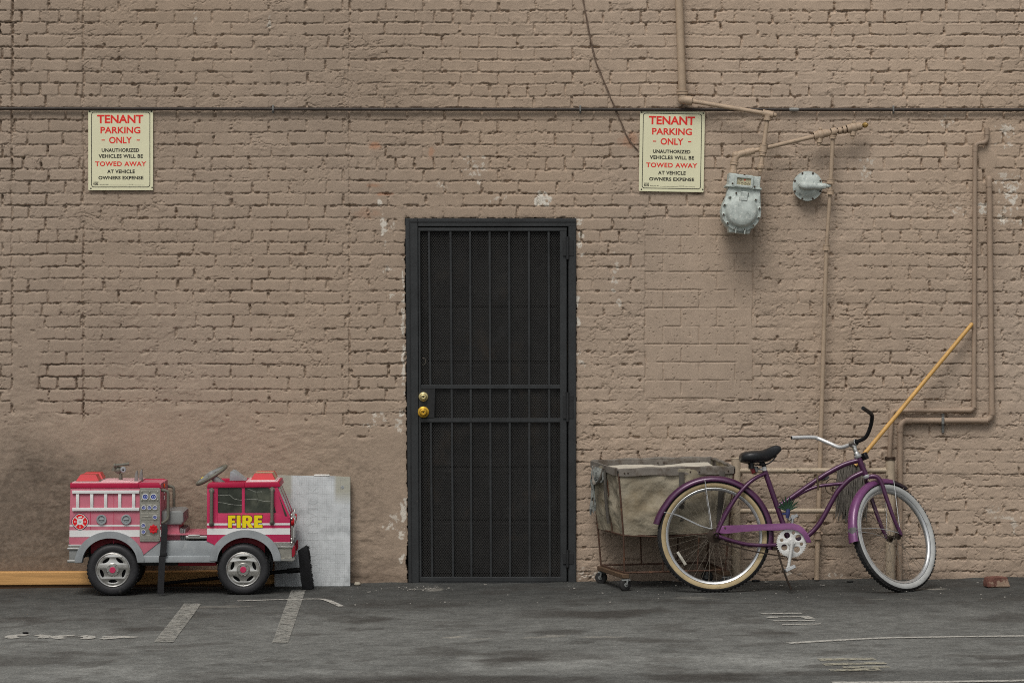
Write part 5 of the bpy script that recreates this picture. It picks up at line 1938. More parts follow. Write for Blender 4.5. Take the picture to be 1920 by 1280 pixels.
        for i in range(5):
            an = R((54 if u < 300 else 90) + 72 * i)
            pts = []
            for b in range(18):
                bb = 2 * math.pi * b / 18
                pr_, tn = r0 * .66 + r0 * .115 * math.sin(bb), r0 * .265 * math.cos(bb) * (1 + .12 * math.sin(bb))
                pts.append((c.x + pr_ * math.cos(an) - tn * math.sin(an), c.z + pr_ * math.sin(an) + tn * math.cos(an)))
            holes.append(pts)
        vf = shape2d([circ(c.x, c.z, r0 * .95, 40)] + holes, .012, .002)
        m.add(*off(vf, (0, c.y - .002 if near else c.y - .010, 0)))
        m.lathe([(r0 * .40, 0), (r0 * .38, .010), (r0 * .34, .014), (0, .015)], c, a, 28)
        rim = m.build('rim', M['chrome'], ty)
        m = B(); m.disc(c + a * .014, a, r0 * .185, .005, 20, .002); m.build('hub_cap', M['emblemred'] if not near else M['crimson'], rim)
        m = B()
        for i in range(5):
            an = R(90 + 36 + 72 * i)
            m.ball(c + a * .0145 + Vector((math.cos(an), 0, math.sin(an))) * r0 * .29, r0 * .05, 8)
            m.ball(c + a * .004 + Vector((math.cos(an - .0), 0, math.sin(an))) * r0 * .88, r0 * .035, 8)
        build_each(m, 'lug_bolt', M['galv'], rim)
        m = B(); m.disc(c - a * .03, a, r0 * .98, .004, 28); m.build('rim_back', M['dark'], rim)
    for u, v in ((209.5, 1069.2), (453.2, 1069.2)):
        wheel(u, v, -.004, True)
        wheel(u, v, W + .004, False)
    m = B()
    for u in (209.5, 453.2):
        m.tube([F(u, 1069, .06), F(u, 1069, W - .06)], .012, 10)
    m.build('axle', M['blackplastic'], t)
    t.rotation_euler = (0, 0, R(2.2))
    # hanging strap
    m = B()
    sp = [(306, 984, -.014, 11), (306.6, 996, -.022, 11.4), (305, 1020, -.026, 11.6), (303.5, 1042, -.030, 11.6), (302.5, 1043, -.031, 12), (301, 1075, -.036, 12), (300, 1100, -.040, 12), (300, 1114, -.041, 12)]
    vs, fs = [], []
    for i, (u, v, y, w) in enumerate(sp):
        for (du, dy) in ((-w / 2, 0), (w / 2, 0), (w / 2, .004), (-w / 2, .004)):
            vs.append(F(u + du, v, y + dy))
    for i in range(len(sp) - 1):
        for j in range(4):
            fs.append((4 * i + j, 4 * i + (j + 1) % 4, 4 * i + 4 + (j + 1) % 4, 4 * i + 4 + j))
    fs += [(3, 2, 1, 0), tuple(range(4 * len(sp) - 4, 4 * len(sp)))]
    m.add(vs, fs)
    bx(m, 298, 311.5, 1036, 1043, -.034, -.026, .002)
    m.build('strap', M['strap'], t)


build_truck()


# ------------------------------------------------------------------ laundry cart
def build_cart():
    db, df = .085, .56
    BL, FL, FR, BR = P(1111, 865, db), P(1160, 880.5, df), P(1376, 876, df - .06), P(1333, 858.5, db - .02)
    def grd(p, dz=0.0):
        return Vector((p.x, p.y, gz(p.x) + dz))
    t = thing('laundry_cart', grd((BL + FR) / 2), 'stained canvas laundry cart on a rusty wire frame with casters', 'laundry cart')
    # lower corners of the bag
    bl, fl, fr, br = P(1121, 990, db), P(1169, 1003.5, df - .01), P(1366, 998, df - .07), P(1330, 986, db - .02)

    def side(mb, A, B_, a, b, n=26, mm=16, bulge=.022, seed=0, thick=.003):
        """cloth side from the rim edge A-B down to a-b"""
        nr = (B_ - A).cross(a - A).normalized()
        if nr.y > 0 and abs(nr.y) > .5:
            nr = -nr
        if abs(nr.y) <= .5 and nr.x > 0 and seed == 2:
            nr = -nr
        if seed == 3 and nr.x < 0:
            nr = -nr
        if seed == 1:
            nr = Vector((0, 1, 0))
        vs, fs = [], []
        S, Tt = np.meshgrid(np.linspace(0, 1, n + 1), np.linspace(0, 1, mm + 1))
        U = S * 60 + seed * 91
        V = Tt * 40
        fold = (fbm(U + 12 * Tt, V, 18, 90 + seed, 3) - .5) * .085 + (fbm(U + V, V - U * .6, 9, 94 + seed, 3) - .5) * .045
        for j in range(mm + 1):
            for i in range(n + 1):
                s, q = S[j, i], Tt[j, i]
                p = A.lerp(B_, s).lerp(a.lerp(b, s), q)
                e = math.sin(math.pi * min(max(s, 0), 1)) ** .5 * math.sin(math.pi * min(q * .92 + .04, 1)) ** .6
                vs.append(p + nr * (bulge * e + float(fold[j, i]) * e))
        for j in range(mm):
            for i in range(n):
                a_ = j * (n + 1) + i
                fs.append((a_, a_ + 1, a_ + n + 2, a_ + n + 1))
        mb.add(vs, fs)
    m = MB()
    side(m, FL, FR, fl, fr, 40, 26, .016, 0)
    side(m, BL, FL, bl, fl, 18, 26, .008, 2)
    side(m, BL, BR, bl, br, 16, 12, .01, 1)
    side(m, FR, BR, fr, br, 14, 12, .01, 3)
    vs = [bl, fl, fr, br]
    m.add(vs, [(0, 1, 2, 3)])
    bag = m.build('canvas_bag', M['canvas'], t, smooth=60)
    # pale lining showing above the front rim
    m = MB()
    dn = Vector((0, 0, -.012))
    a, b = FL.lerp(BL, .35) + dn, FR.lerp(BR, .3) + dn
    c1, d1 = BL + Vector((.02, -.03, -.035)), BR + Vector((-.02, -.03, -.035))
    side(m, BL + Vector((.03, -.025, -.026)), BR + Vector((-.02, -.025, -.022)), a + Vector((.01, 0, -.05)), b + Vector((0, 0, -.05)), 30, 8, .012, 0)
    m.build('lining', M['canvasin'], bag, smooth=60)
    # webbing-bound rim
    m = MB()
    def rimtube(A, B_, sag, n=16, seed=0):
        pts = []
        for i in range(n + 1):
            s = i / n
            p = A.lerp(B_, s)
            pts.append(p + Vector((0, 0, sag * math.sin(math.pi * s) + .0025 * math.sin(s * 23 + seed))))
        return pts
    loop = rimtube(BL, FL, -.004, 8, 1) + rimtube(FL, FR, .004, 20, 2)[1:] + rimtube(FR, BR, .004, 8, 3)[1:] + rimtube(BR, BL, .006, 20, 4)[1:-1]
    m.tube(loop, .0085, 8, closed=True)
    m.build('rim_tube', M['webbing'], t)
    m = MB()
    for A, B_, w, seed in ((FL, FR, .034, 0), (BL, FL, .034, 2), (BL, BR, .034, 1), (FR, BR, .034, 3)):
        n = 18
        vs, fs = [], []
        o = Vector((0, -.010, 0)) if seed in (0, 1) else Vector((-.010 if seed == 2 else .008, 0, 0))
        for i in range(n + 1):
            s = i / n
            p = A.lerp(B_, s) + o * (1 + .25 * math.sin(9 * s + seed))
            ww = w * (1 + .08 * math.sin(17 * s))
            for q in (p + Vector((0, 0, .004)), p + Vector((0, 0, -ww)), p + Vector((0, 0, -ww)) - o * .5, p + Vector((0, 0, .004)) - o * .5):
                vs.append(q)
        for i in range(n):
            for j in range(4):
                fs.append((4 * i + j, 4 * i + (j + 1) % 4, 4 * i + 4 + (j + 1) % 4, 4 * i + 4 + j))
        m.add(vs, fs)
    m.build('rim_band', M['webbing'], t)
    m = MB()
    for A, B_, ss_, o in ((FL, FR, (.05, .08, .62, .70, .95), (0, -.014, -.018)), (BL, BR, (.55, .6, .9), (0, -.016, -.016))):
        for s in ss_:
            m.ball(A.lerp(B_, s) + Vector(o), .0042, 8)
    build_each(m, 'rivet', M['bolt'], t)
    # vertical straps
    for A, B_, a, b, s, q1, o in ((FL, FR, fl, fr, .545, .80, (0, -.030, 0)), (FL, FR, fl, fr, .90, .85, (0, -.022, 0)), (BL, FL, bl, fl, .56, .86, (-.020, -.012, 0))):
        m = MB()
        p, q = A.lerp(B_, s), a.lerp(b, s)
        pts = [p.lerp(q, x) + Vector(o) * (.6 + .4 * math.sin(math.pi * x)) for x in np.linspace(.05, q1, 9)]
        m.tube(pts, .018, 8, flat=(.85, .2) if o[0] == 0 else (.5, .6))
        m.build('strap', M['webbingdk'], t)
    # rags knotted on the near end
    m = MB()
    s0 = BL.lerp(FL, .30)
    for i in range(9):
        p = BL.lerp(FL, .10 + .05 * i) + Vector((-.012, -.004, -.02))
        m.tube(cr([p, p + Vector((-.006, -.004, -.05 - .01 * (i % 3))), BL.lerp(FL, .06 + .03 * (i % 4)) + Vector((-.012, -.006, -.10 - .02 * (i % 2)))], 4), .006, 6)
    tail = BL + Vector((-.006, -.01, -.10))
    for i in range(6):
        pts = [tail + Vector((.006 * math.sin(i * 2 + x * 5) + .008 * (i % 3), -.01 - .006 * (i % 2), -.205 * x * (1 - .06 * (i % 3)))) for x in np.linspace(0, 1, 9)]
        m.tube(pts, [.008, .008, .007, .008, .007, .007, .008, .007, .004], 6)
    m.build('knotted_rag', M['ragblue'], t)
    m = MB()
    a_ = BL.lerp(FL, .16) + Vector((-.01, -.006, -.012)); b_ = BL.lerp(FL, .52) + Vector((-.012, -.008, -.012))
    m.tube(cr([a_, a_ + Vector((-.006, 0, -.06)), a_.lerp(b_, .3) + Vector((-.016, -.01, -.105)), a_.lerp(b_, .75) + Vector((-.012, -.01, -.075)), b_], 6), .010, 8, flat=(1, .35))
    m.build('strap_loop', M['webbing'], t)
    # wire frame
    z0 = P(1127, 1058, db)
    lowBL, lowFL, lowFR, lowBR = P(1127, 1059, db), P(1171, 1073, df - .02), P(1360, 1068, df - .08), P(1326, 1054, db)
    m = MB()
    r = .0052
    rust = m
    for A, a, l in ((BL, bl, lowBL), (FL, fl, lowFL), (FR, fr, lowFR), (BR, br, lowBR)):
        rust.tube([A + Vector((0, 0, -.02)), a, l], r, 8)
    rust.tube([bl, fl, fr, br], r, 8, closed=True)
    rust.tube([lowBL, lowFL, lowFR, lowBR], r, 8, closed=True)
    rust.tube([fl.lerp(fr, 0), fl.lerp(fr, .35) + Vector((0, -.004, -.012)), fl.lerp(fr, 1)], r * .9, 8)
    rust.tube([BL.lerp(FL, .55) + Vector((0, 0, -.05)), bl.lerp(fl, .58)], r * .9, 8)
    for s in (.38, .72):
        rust.tube([fl.lerp(fr, s), lowFL.lerp(lowFR, s)], r * .8, 6)
        rust.tube([bl.lerp(br, s), lowBL.lerp(lowBR, s)], r * .8, 6)
    m.build('wire_frame', M['rust'], t)
    # wooden end skids with casters
    for A, B_ in ((lowBL, lowFL), (lowBR, lowFR)):
        m = MB()
        d = (B_ - A); L = d.length
        rot = d.to_track_quat('Y', 'Z').to_matrix()
        m.box((A + B_) / 2 + Vector((.002, 0, -.018)), (.042, L + .04, .026), .004, rot)
        m.build('skid', M['castwood'], t)
    m = MB()
    m.tube([lowFL + Vector((.07, 0, .0)), lowFR], r, 8)
    m.build('tie_rod', M['rust'], t)
    for px_, sgn in ((lowBL, 1), (lowFL, 1), (lowFR, -1), (lowBR, -1)):
        wr = .034
        g = gz(px_.x)
        yaw = .5 if px_ in (lowFL, lowFR) else -.35
        ax = Vector((math.sin(yaw), -math.cos(yaw), 0))
        fw = Vector((math.cos(yaw), math.sin(yaw), 0))
        c = Vector((px_.x + .012, px_.y, g + wr)) - fw * .012
        m = MB()
        m.lathe([(wr * .35, -.013), (wr * .8, -.014), (wr, -.010), (wr, .010), (wr * .8, .014), (wr * .35, .013)], c, ax, 22)
        w = m.build('caster', M['rubber'], t)
        m = MB()
        m.lathe([(0, -.018), (wr * .36, -.018), (wr * .36, .018), (0, .018)], c, ax, 12)
        for s in (-1, 1):
            p0 = c + ax * .020 * s
            p1 = Vector((px_.x + .008, px_.y, px_.z - .036)) + ax * .020 * s
            m.tube([p0, p0.lerp(p1, .6), p1], [.010, .014, .016], 6, flat=(1, .25) if abs(ax.x) > .6 else (.5, 1))
        m.box(Vector((px_.x + .008, px_.y, px_.z - .040)), (.05, .05, .008), .002)
        m.build('caster_fork', M['tgreydk'], w)
    return t


build_cart()


# ------------------------------------------------------------------ bicycle
def build_bike():
    D = .68
    k = (DIST - D) / FPX
    x0 = (1480 - 960) * k
    base = Vector((x0, -D, gz(x0)))
    lean = R(-5.0)
    MBk = Matrix.Translation(base) @ Matrix.Rotation(-math.atan(SLOPE), 4, 'Y') @ Matrix.Rotation(lean, 4, 'X')
    Lb = lambda u, v, y=0.0: Vector(((u - 1480) * k, y, (1107.5 - v) * k))
    t = thing('bicycle', base, 'purple cruiser bicycle with its front wheel turned to the wall', 'bicycle')

    def B(steer=False, extra=0):
        return MB((MBk @ ST @ ST2 if extra else MBk @ ST) if steer else MBk)

    # steering: rotation about the head tube
    hA, hB = Lb(1627.9, 891.5), Lb(1613.6, 855.5)
    sa = (hB - hA).normalized()
    ST = Matrix.Translation(hA) @ Matrix.Rotation(R(40), 4, sa) @ Matrix.Translation(-hA)

    ST2 = Matrix.Translation(hA) @ Matrix.Rotation(R(7), 4, sa) @ Matrix.Translation(-hA)
    RC = Lb(1340, 1002)
    ax_u = hA + (hA - hB) * ((1009 - 891.5) / (891.5 - 855.5))
    fwd = Vector((sa.z, 0, -sa.x))
    FC = ax_u + fwd * (6 * k)
    RW = 105.5 * k

    def wheel(c, steer, side_mat, seed):
        r_t = 8.2 * k
        rc = RW - r_t
        m = B(steer)
        pr = [(rc + r_t * math.cos(a), r_t * math.sin(a)) for a in np.linspace(R(-165), R(165), 30)]
        m.lathe(pr, c, (0, -1, 0), 84)
        for i in range(84):
            an = 2 * math.pi * i / 84
            dv = Vector((math.cos(an), 0, math.sin(an)))
            q = Matrix.Rotation(-an, 3, 'Y')
            tn = Vector((-dv.z, 0, dv.x))
            for yy, rr_, sh in ((0, 1.0, 0), (.011, .93, .5), (-.011, .93, .5)):
                an2 = an + sh * 2 * math.pi / 84
                d2 = Vector((math.cos(an2), 0, math.sin(an2)))
                m.box(c + d2 * (rc + r_t * rr_) + Vector((0, yy, 0)), (.0042, .0085, .012), .0, Matrix.Rotation(-an2, 3, 'Y'))
        ty = m.build('wheel', M['tyre'], t, smooth=30)
        m = B(steer)
        for sg in (1, -1):
            pr = [(rc + (r_t * 1.012) * math.cos(a), sg * (r_t * 1.012) * math.sin(a)) for a in np.linspace(R(66 if steer else 78), R(141), 12)]
            m.lathe(pr, c, (0, -1, 0), 84)
        m.build('sidewall', M[side_mat], ty, smooth=60)
        m = B(steer)
        ro, ri = rc - r_t * .80, rc - r_t * 1.32
        m.lathe([(ro, -.014), (ro, .014), (ro - .003, .0155), (ri, .012), (ri - .004, .006), (ri - .004, -.006), (ri, -.012), (ro - .003, -.0155)], c, (0, -1, 0), 84, close_prof=True)
        m.build('rim', M['alloy'], ty)
        m = B(steer)
        hw = .031
        for i in range(36):
            sg = 1 if i % 2 == 0 else -1
            an = 2 * math.pi * (i + .3) / 36
            lead = R(58) * (1 if (i // 2) % 2 == 0 else -1)
            p = c + Vector((math.cos(an) * (ri), sg * .003, math.sin(an) * (ri)))
            h = c + Vector((math.cos(an + lead) * .019, sg * hw, math.sin(an + lead) * .019))
            m.tube([h, p], .0010, 5, cap=False)
        m.build('spokes', M['spoke'], ty)
        m = B(steer)
        m.lathe([(0, -.056), (.0048, -.056), (.0048, -.045), (.010, -.044), (.012, -.038), (.021, -.034), (.021, -.029), (.013, -.026), (.012, 0), (.013, .026), (.021, .029), (.021, .034), (.012, .038), (.010, .044), (.0048, .045), (.0048, .056), (0, .056)], c, (0, 1, 0), 18)
        m.build('hub', M['chain'], ty)
        return ty
    rw = wheel(RC, False, 'tan', 0)
    fw = wheel(FC, True, 'whitewall', 1)
    # clip-on wheel reflector
    m = B()
    d = Vector((-.79, 0, -.53)).normalized()
    c = RC + d * (57 * k * 1.28) + Vector((0, -.012, 0))
    tn = Vector((-d.z, 0, d.x))
    m.box(Lb(1278.5, 1043.5, -.014), (.030 * 1.0, .008, .012), .003, Matrix.Rotation(R(58), 3, 'Y'), 2)
    m.box(Lb(1278.5, 1043.5, -.013), (.085, .006, .016), .003, Matrix.Rotation(R(58), 3, 'Y'), 2)
    m.build('wheel_reflector', M['reflwhite'], rw)

    # ---- frame
    fr = None

    def tube(name, pts, r, mat='purple', per=6, n=14, parent=None, smooth=True):
        m = B()
        P_ = [Lb(*p) for p in pts]
        m.tube(cr(P_, per) if smooth and len(P_) > 2 else P_, r, n)
        return m.build(name, M[mat], parent or t)
    r1 = 4.8 * k
    BB = (1482, 1015)
    fm = B()
    def ad(pts, r, n=14, per=6):
        P_ = [Lb(*p) for p in pts]
        fm.tube(cr(P_, per) if len(P_) > 2 else P_, r, n)
    ad([(1437.6, 880.5), BB], 5.0 * k)
    ad([(1614.5, 862.5), (1587.9, 870), (1559, 884.4), (1533, 900.3), (1507, 917.6), (1483.8, 933.5), (1462, 948)], r1)
    ad([(1590, 904.8), (1575, 906.4), (1561.8, 907.5), (1535.8, 911), (1509.8, 921), (1486.7, 935), (1470, 946)], 3.2 * k, 12)
    ad([(1624, 884), (1602, 894.5), (1588, 906), (1573.4, 922), (1560.4, 943.6), (1549, 964), (1536, 984), (1518.5, 1001.4), (1500, 1010), BB], r1)
    for y in (-1, 1):
        ad([(1438.6, 886, y * .012), (1422, 893, y * .030), (1404, 906, y * .046), (1383, 929, y * .054), (1362, 962, y * .056), (1351, 984, y * .056), (1343.5, 999, y * .056)], 3.7 * k, 12)
        ad([(1342, 1000, y * .056), (1352, 1004.5, y * .056), (1371, 1011, y * .052), (1401.7, 1018.5, y * .042), (1440, 1020.5, y * .036), (1478, 1018, y * .022)], 3.7 * k, 12)
        fm.box(Lb(1343, 1000, y * .056), (.032, .006, .030), .006)
    # bottom bracket shell and head tube
    fm.lathe([(0, -.036), (.021, -.036), (.021, .036), (0, .036)], Lb(*BB), (0, 1, 0), 20)
    fm.tube([hA, hB], 5.6 * k, 16)
    fm.build('frame', M['purple'], t)
    m = B()
    for p, s in ((hA, 1), (hB, -1)):
        m.lathe([(.0, -.010), (.0205, -.010), (.0225, -.004), (.0225, .003), (.018, .008), (0, .008)], p - sa * .004 * s, sa, 20)
    build_each(m, 'headset', M['alloy'], t)
    # seat
    m = B(); m.tube([Lb(1436, 869), Lb(1437.8, 884)], .0130, 14); m.build('seat_post', M['blackplastic'], t)
    m = B(); m.tube([Lb(1436.2, 873), Lb(1437.3, 880.6)], 4.6 * k, 16); m.box(Lb(1431, 877.6), (.014, .012, .010), .002); m.build('seat_collar', M['twhite'], t)

    def saddle():
        m = B()
        # cross-sections along the length: u, top v, bottom v, half width
        S = [(1389.6, 853, 859, .030), (1391.5, 848.5, 863.5, .070), (1396, 845.3, 865.5, .092), (1404, 843.4, 867, .105), (1415, 842.4, 867, .106), (1425, 842.2, 866, .096), (1434, 841.4, 865.4, .074),
             (1442, 838.6, 864.5, .052), (1450, 834.6, 860, .037), (1457, 832.6, 855.5, .029), (1463, 832.8, 849.5, .025), (1467.6, 834.8, 845, .020), (1470, 838.5, 842, .010)]
        vs, fs = [], []
        n = 20
        for (u, a, b, w) in S:
            ct, cb = Lb(u, a).z, Lb(u, b).z
            for j in range(n):
                an = 2 * math.pi * j / n
                cs, sn = math.cos(an), math.sin(an)
                yy = w * (abs(cs) ** .75) * (1 if cs > 0 else -1)
                zc = ct - (ct - cb) * .45
                zz = zc + (ct - zc) * abs(sn) ** .8 if sn > 0 else zc - (zc - cb) * abs(sn) ** .6
                vs.append(Vector((Lb(u, 0).x, yy, zz)))
        for i in range(len(S) - 1):
            for j in range(n):
                fs.append((i * n + j, i * n + (j + 1) % n, (i + 1) * n + (j + 1) % n, (i + 1) * n + j))
        fs += [tuple(range(n)), tuple(range((len(S) - 1) * n, len(S) * n))]
        m.add(vs, fs)
        o = m.build('saddle', M['saddle'], t, smooth=60)
        md = o.modifiers.new('smooth', 'SUBSURF'); md.levels = md.render_levels = 2
        m = B()
        for y in (-.022, .022):
            m.tube(cr([Lb(1400, 864, y * 2), Lb(1420, 869, y), Lb(1445, 867, y * .8), Lb(1460, 853, y * .4)], 5), .0035, 8)
        m.box(Lb(1433, 868), (.03, .05, .02), .004)
        for y in (-.05, .05):
            m.lathe([(.011, -.02), (.011, .02)], Lb(1412, 870, y), (0, 0, 1), 10)
            m.tube([Lb(1412, 866, y), Lb(1416, 873, y * .6), Lb(1424, 874, y * .4)], .004, 8)
        m.build('saddle_rails', M['blackplastic'], o)
    saddle()
    m = B()
    rr_ = Matrix.Rotation(R(-18), 3, 'Y')
    m.box(Lb(1414.6, 879.6), (.020, .060, .036), .003, rr_)
    rf = m.build('rear_reflector', M['reflector'], t)
    m = B(); m.box(Lb(1420.6, 877.6), (.016, .066, .034), .004, rr_); m.tube([Lb(1421, 877), Lb(1435, 878)], .006, 8)
    m.build('reflector_bracket', M['tgreydk'], rf)

    # ---- mudguards: a rolled section swept round the wheel
    def guard(name, c, R0, a0, a1, steer, mat, w=.036, flare=True, n=44):
        m = B(steer)
        sec = [(-w, -.022), (-w * .96, -.010), (-w * .75, .000), (-w * .4, .006), (0, .008), (w * .4, .006), (w * .75, .000), (w * .96, -.010), (w, -.022)]
        sec2 = [(y * .93, h - .003) for y, h in reversed(sec)]
        allp = sec + sec2
        vs, fs = [], []
        q = len(allp)
        for i in range(n + 1):
            an = R(a0 + (a1 - a0) * i / n)
            fl = 0.0
            if flare and i > n - 5:
                fl = .010 * (i - (n - 5)) / 5
            dv = Vector((math.cos(an), 0, math.sin(an)))
            for (y, h) in allp:
                vs.append(c + dv * (R0 + h + fl) + Vector((0, y, 0)))
        for i in range(n):
            for j in range(q):
                fs.append((i * q + j, i * q + (j + 1) % q, (i + 1) * q + (j + 1) % q, (i + 1) * q + j))
        fs += [tuple(range(q)), tuple(range(n * q, n * q + q))]
        m.add(vs, fs)
        return m.build(name, M[mat], t, smooth=50)
    rg = guard('rear_mudguard', RC, 110.5 * k, -14, 168, False, 'purple')
    fg = guard('front_mudguard', FC, 111 * k, 86, 190, True, 'purplemid', .031)
    tp = guard('mudguard_tip', FC, 110.8 * k, 66, 86.2, True, 'purpledk', .0305, False, 12)
    tp.parent = fg
    # scraped triangle on the front guard
    m = B(True)
    vs, fs = [], []
    pr = [(178, 0.0), (187, 0.0), (178.5, 1.0)]
    w = .031
    n = 6
    for i in range(n + 1):
        an = R(176 + 11 * i / n)
        dv = Vector((math.cos(an), 0, math.sin(an)))
        wid = w * (1.0 - i / n * .75)
        for yf in (-w * 1.0, -w * .75, -w * .4, -w * .4 + wid * .9):
            h = .0085 if abs(yf) < w * .5 else (.002 if abs(yf) < w * .8 else -.012)
            vs.append(FC + dv * (111 * k + h + .001) + Vector((0, yf if abs(yf) < w * .99 else yf - .0006, 0)))
    for i in range(n):
        for j in range(3):
            fs.append((i * 4 + j, i * 4 + j + 1, i * 4 + 5 + j, i * 4 + 4 + j))
    m.add(vs, fs)
    m.build('bare_scrape', M['greyscrape'], fg)
    # guard stays
    m = B()
    for pts in ([(1335.5, 988.6), (1331, 950), (1323.5, 897)], [(1336, 989), (1316, 983), (1290, 970.5), (1272, 962.5), (1246, 957)]):
        for y in (-.042, .042):
            m.tube(cr([Lb(u, v, y * (1 if i else 1.3)) for i, (u, v) in enumerate(pts)], 5), .0022, 6)
    build_each(m, 'guard_stay', M['alloy'], t)
    m = B(True)
    for an, b in ((86, .0), (178, .02)):
        dv = Vector((math.cos(R(an)), 0, math.sin(R(an))))
        for y in (-.044, .044):
            m.tube(cr([FC + Vector((0, y * 1.2, .008)), FC + dv * (50 * k) + Vector((0, y, b)), FC + dv * (109 * k) + Vector((0, y * .82, 0))], 5), .0020, 6)
    build_each(m, 'guard_stay', M['alloy'], t)

    # ---- chainguard, chainring, cranks, chain
    m = B()
    up = [(1346, 987), (1352, 983.6), (1362, 982.8), (1400, 982), (1440, 980.6), (1470, 979.6), (1486.6, 979.6), (1498, 983), (1507, 989.5), (1513.5, 998), (1518.5, 1008), (1521, 1016)]
    dnw = [(1511.4, 1016), (1509.5, 1008.5), (1505, 1000), (1496.4, 993.4), (1486, 990.4), (1474, 990.8), (1460, 993.6), (1430, 992.4), (1390, 995.2), (1362, 998), (1351, 998.2), (1346, 994)]
    m.prism([(Lb(u, v).x, Lb(u, v).z) for u, v in up + dnw], -.062, -.052, .003, 2)
    cg = m.build('chainguard', M['purplelt'], t)
    m = B(); m.disc(Lb(1359.8, 987.6, -.062), (0, -1, 0), .0055, .003, 12); m.build('guard_screw', M['bolt'], cg)
    c = Lb(1484, 1016)
    lp = []
    for i in range(44 * 4):
        an = 2 * math.pi * i / 176
        lp.append((c.x + (27.2 + (1.0 if i % 4 < 2 else -.9)) * k * math.cos(an), c.z + (27.2 + (1.0 if i % 4 < 2 else -.9)) * k * math.sin(an)))
    hs = []
    for a in (121, 35, -52, -148):
        hs.append(circ(c.x + 16 * k * math.cos(R(a)), c.z + 16 * k * math.sin(R(a)), 6.0 * k, 20))
    for a in (78, -8, 165):
        hs.append(circ(c.x + 18.8 * k * math.cos(R(a)), c.z + 18.8 * k * math.sin(R(a)), 3.4 * k, 16))
    m = B(); m.add(*off(shape2d([lp] + hs, .004, .0006), (0, -.048, 0)))
    m.lathe([(0, .012), (.018, .010), (.022, .0)], c + Vector((0, -.048, 0)), (0, -1, 0), 20)
    m.build('chainring', M['ring'], t)
    for nm, p0, p1, y in (('crank', (1484.8, 1014.5), (1476.5, 1063), -.072), ('crank', (1484, 1015), (1491.5, 967), .072)):
        m = B()
        m.tube([Lb(*p0, y), Lb(*p1, y)], [.0115, .0085], 10, flat=(1, .6) if False else None)
        m.lathe([(0, -.008), (.015, -.008), (.015, .008), (0, .008)], Lb(*p0, y), (0, 1, 0), 16)
        m.lathe([(0, -.008), (.012, -.008), (.012, .008), (0, .008)], Lb(*p1, y), (0, 1, 0), 14)
        ck = m.build(nm, M['ring'] if y < 0 else M['alloy'], t)
        s = -1 if y < 0 else 1
        pc = Lb(p1[0] + 1, p1[1] + 1, y + s * .058)
        rt = Matrix.Rotation(R(-26), 3, 'Y')
        m = B()
        m.lathe([(.005, 0), (.005, .1)], Lb(*p1, y), (0, s, 0), 8)
        for dx in (-.024, .024):
            m.box(pc + rt @ Vector((dx, 0, 0)), (.013, .088, .020), .003, rt)
        for dy in (-.042, .042):
            m.box(pc + Vector((0, dy, 0)), (.058, .006, .016), .002, rt)
        m.build('pedal', M['alloy'], ck)
    # chain: lower run shows, upper is behind the guard
    m = B()
    lk = []
    for s in np.linspace(0, 1, 56):
        lk.append(Lb(1345 + (1481 - 1345) * s, 1013.5 + (1043 - 1013.5) * s + 3 * math.sin(math.pi * s), -.044))
    for i, p in enumerate(lk):
        m.box(p, (.0115, .0055 if i % 2 else .0085, .0075), .001, Matrix.Rotation(R(12), 3, 'Y'))
    m.tube([Lb(1345, 985, -.044), Lb(1480, 988.6, -.044)], .0035, 6)
    m.build('chain', M['chain'], t)
    m = B()
    m.lathe([(.010, -.004), (.040, -.004), (.040, .0), (.010, .004)], Lb(1340, 1002, -.044), (0, -1, 0), 24)
    m.lathe([(.008, 0), (.016, 0), (.017, .02), (.012, .024), (.010, .010), (0, .010)], Lb(1342, 1001, -.055), (0, -1, 0), 18)
    m.build('rear_sprocket', M['chain'], t)
    # kickstand
    m = B(); m.tube(cr([Lb(1458, 1024, -.03), Lb(1461, 1042, -.045), Lb(1470, 1075, -.07), Lb(1481, 1104, -.09)], 4), .0055, 8); m.box(Lb(1455, 1027, -.015), (.04, .03, .016), .004)
    m.build('kickstand', M['chain'], t)

    # ---- fork
    m = B(True)
    crown = hA - sa * .014
    m.tube([hA - sa * .004, crown - sa * .006], .017, 14)
    for y in (-1, 1):
        off_ = lambda a, f, yy: crown - sa * a + fwd * f + Vector((0, yy * y, 0))
        L = (FC - crown).dot(-sa)
        pts = [off_(-.002, .004, .010), off_(.004, .020, .030), off_(.022, .034, .046), off_(.06, .036, .053), off_(.14, .026, .054), off_(L * .75, .016, .054), FC + Vector((0, .054 * y, .010)), FC + Vector((0, .054 * y, -.004))]
        m.tube(cr(pts, 5), [.0135] * 11 + [.0135 - .0045 * i / 24 for i in range(25)], 12)
    m.build('fork', M['purple'], t)
    # reflector on the head tube
    m = B(True)
    q = hB + fwd * .042 - sa * .012
    m.box(q, (.026, .052, .040), .004, Matrix.Rotation(R(-20), 3, 'Y')); m.box(hB + fwd * .018 - sa * .004, (.05, .02, .014), .003)
    m.build('front_bracket', M['blackplastic'], t)
    # ---- stem and handlebar
    sc = hB + sa * .078 + fwd * .010
    m = B(True)
    m.tube(cr([hB + sa * .0, hB + sa * .035, hB + sa * .058 + fwd * .004, sc], 5), [.0125] * 5 + [.0135] * 5 + [.015] * 6, 14)
    m.lathe([(.016, -.024), (.0195, -.022), (.0195, .022), (.016, .024)], sc, (0, 1, 0), 16)
    m.lathe([(0, .008), (.015, .006), (.019, -.002), (.019, -.012)], hB + sa * .022, sa, 16)
    m.build('stem', M['chrome'], t)

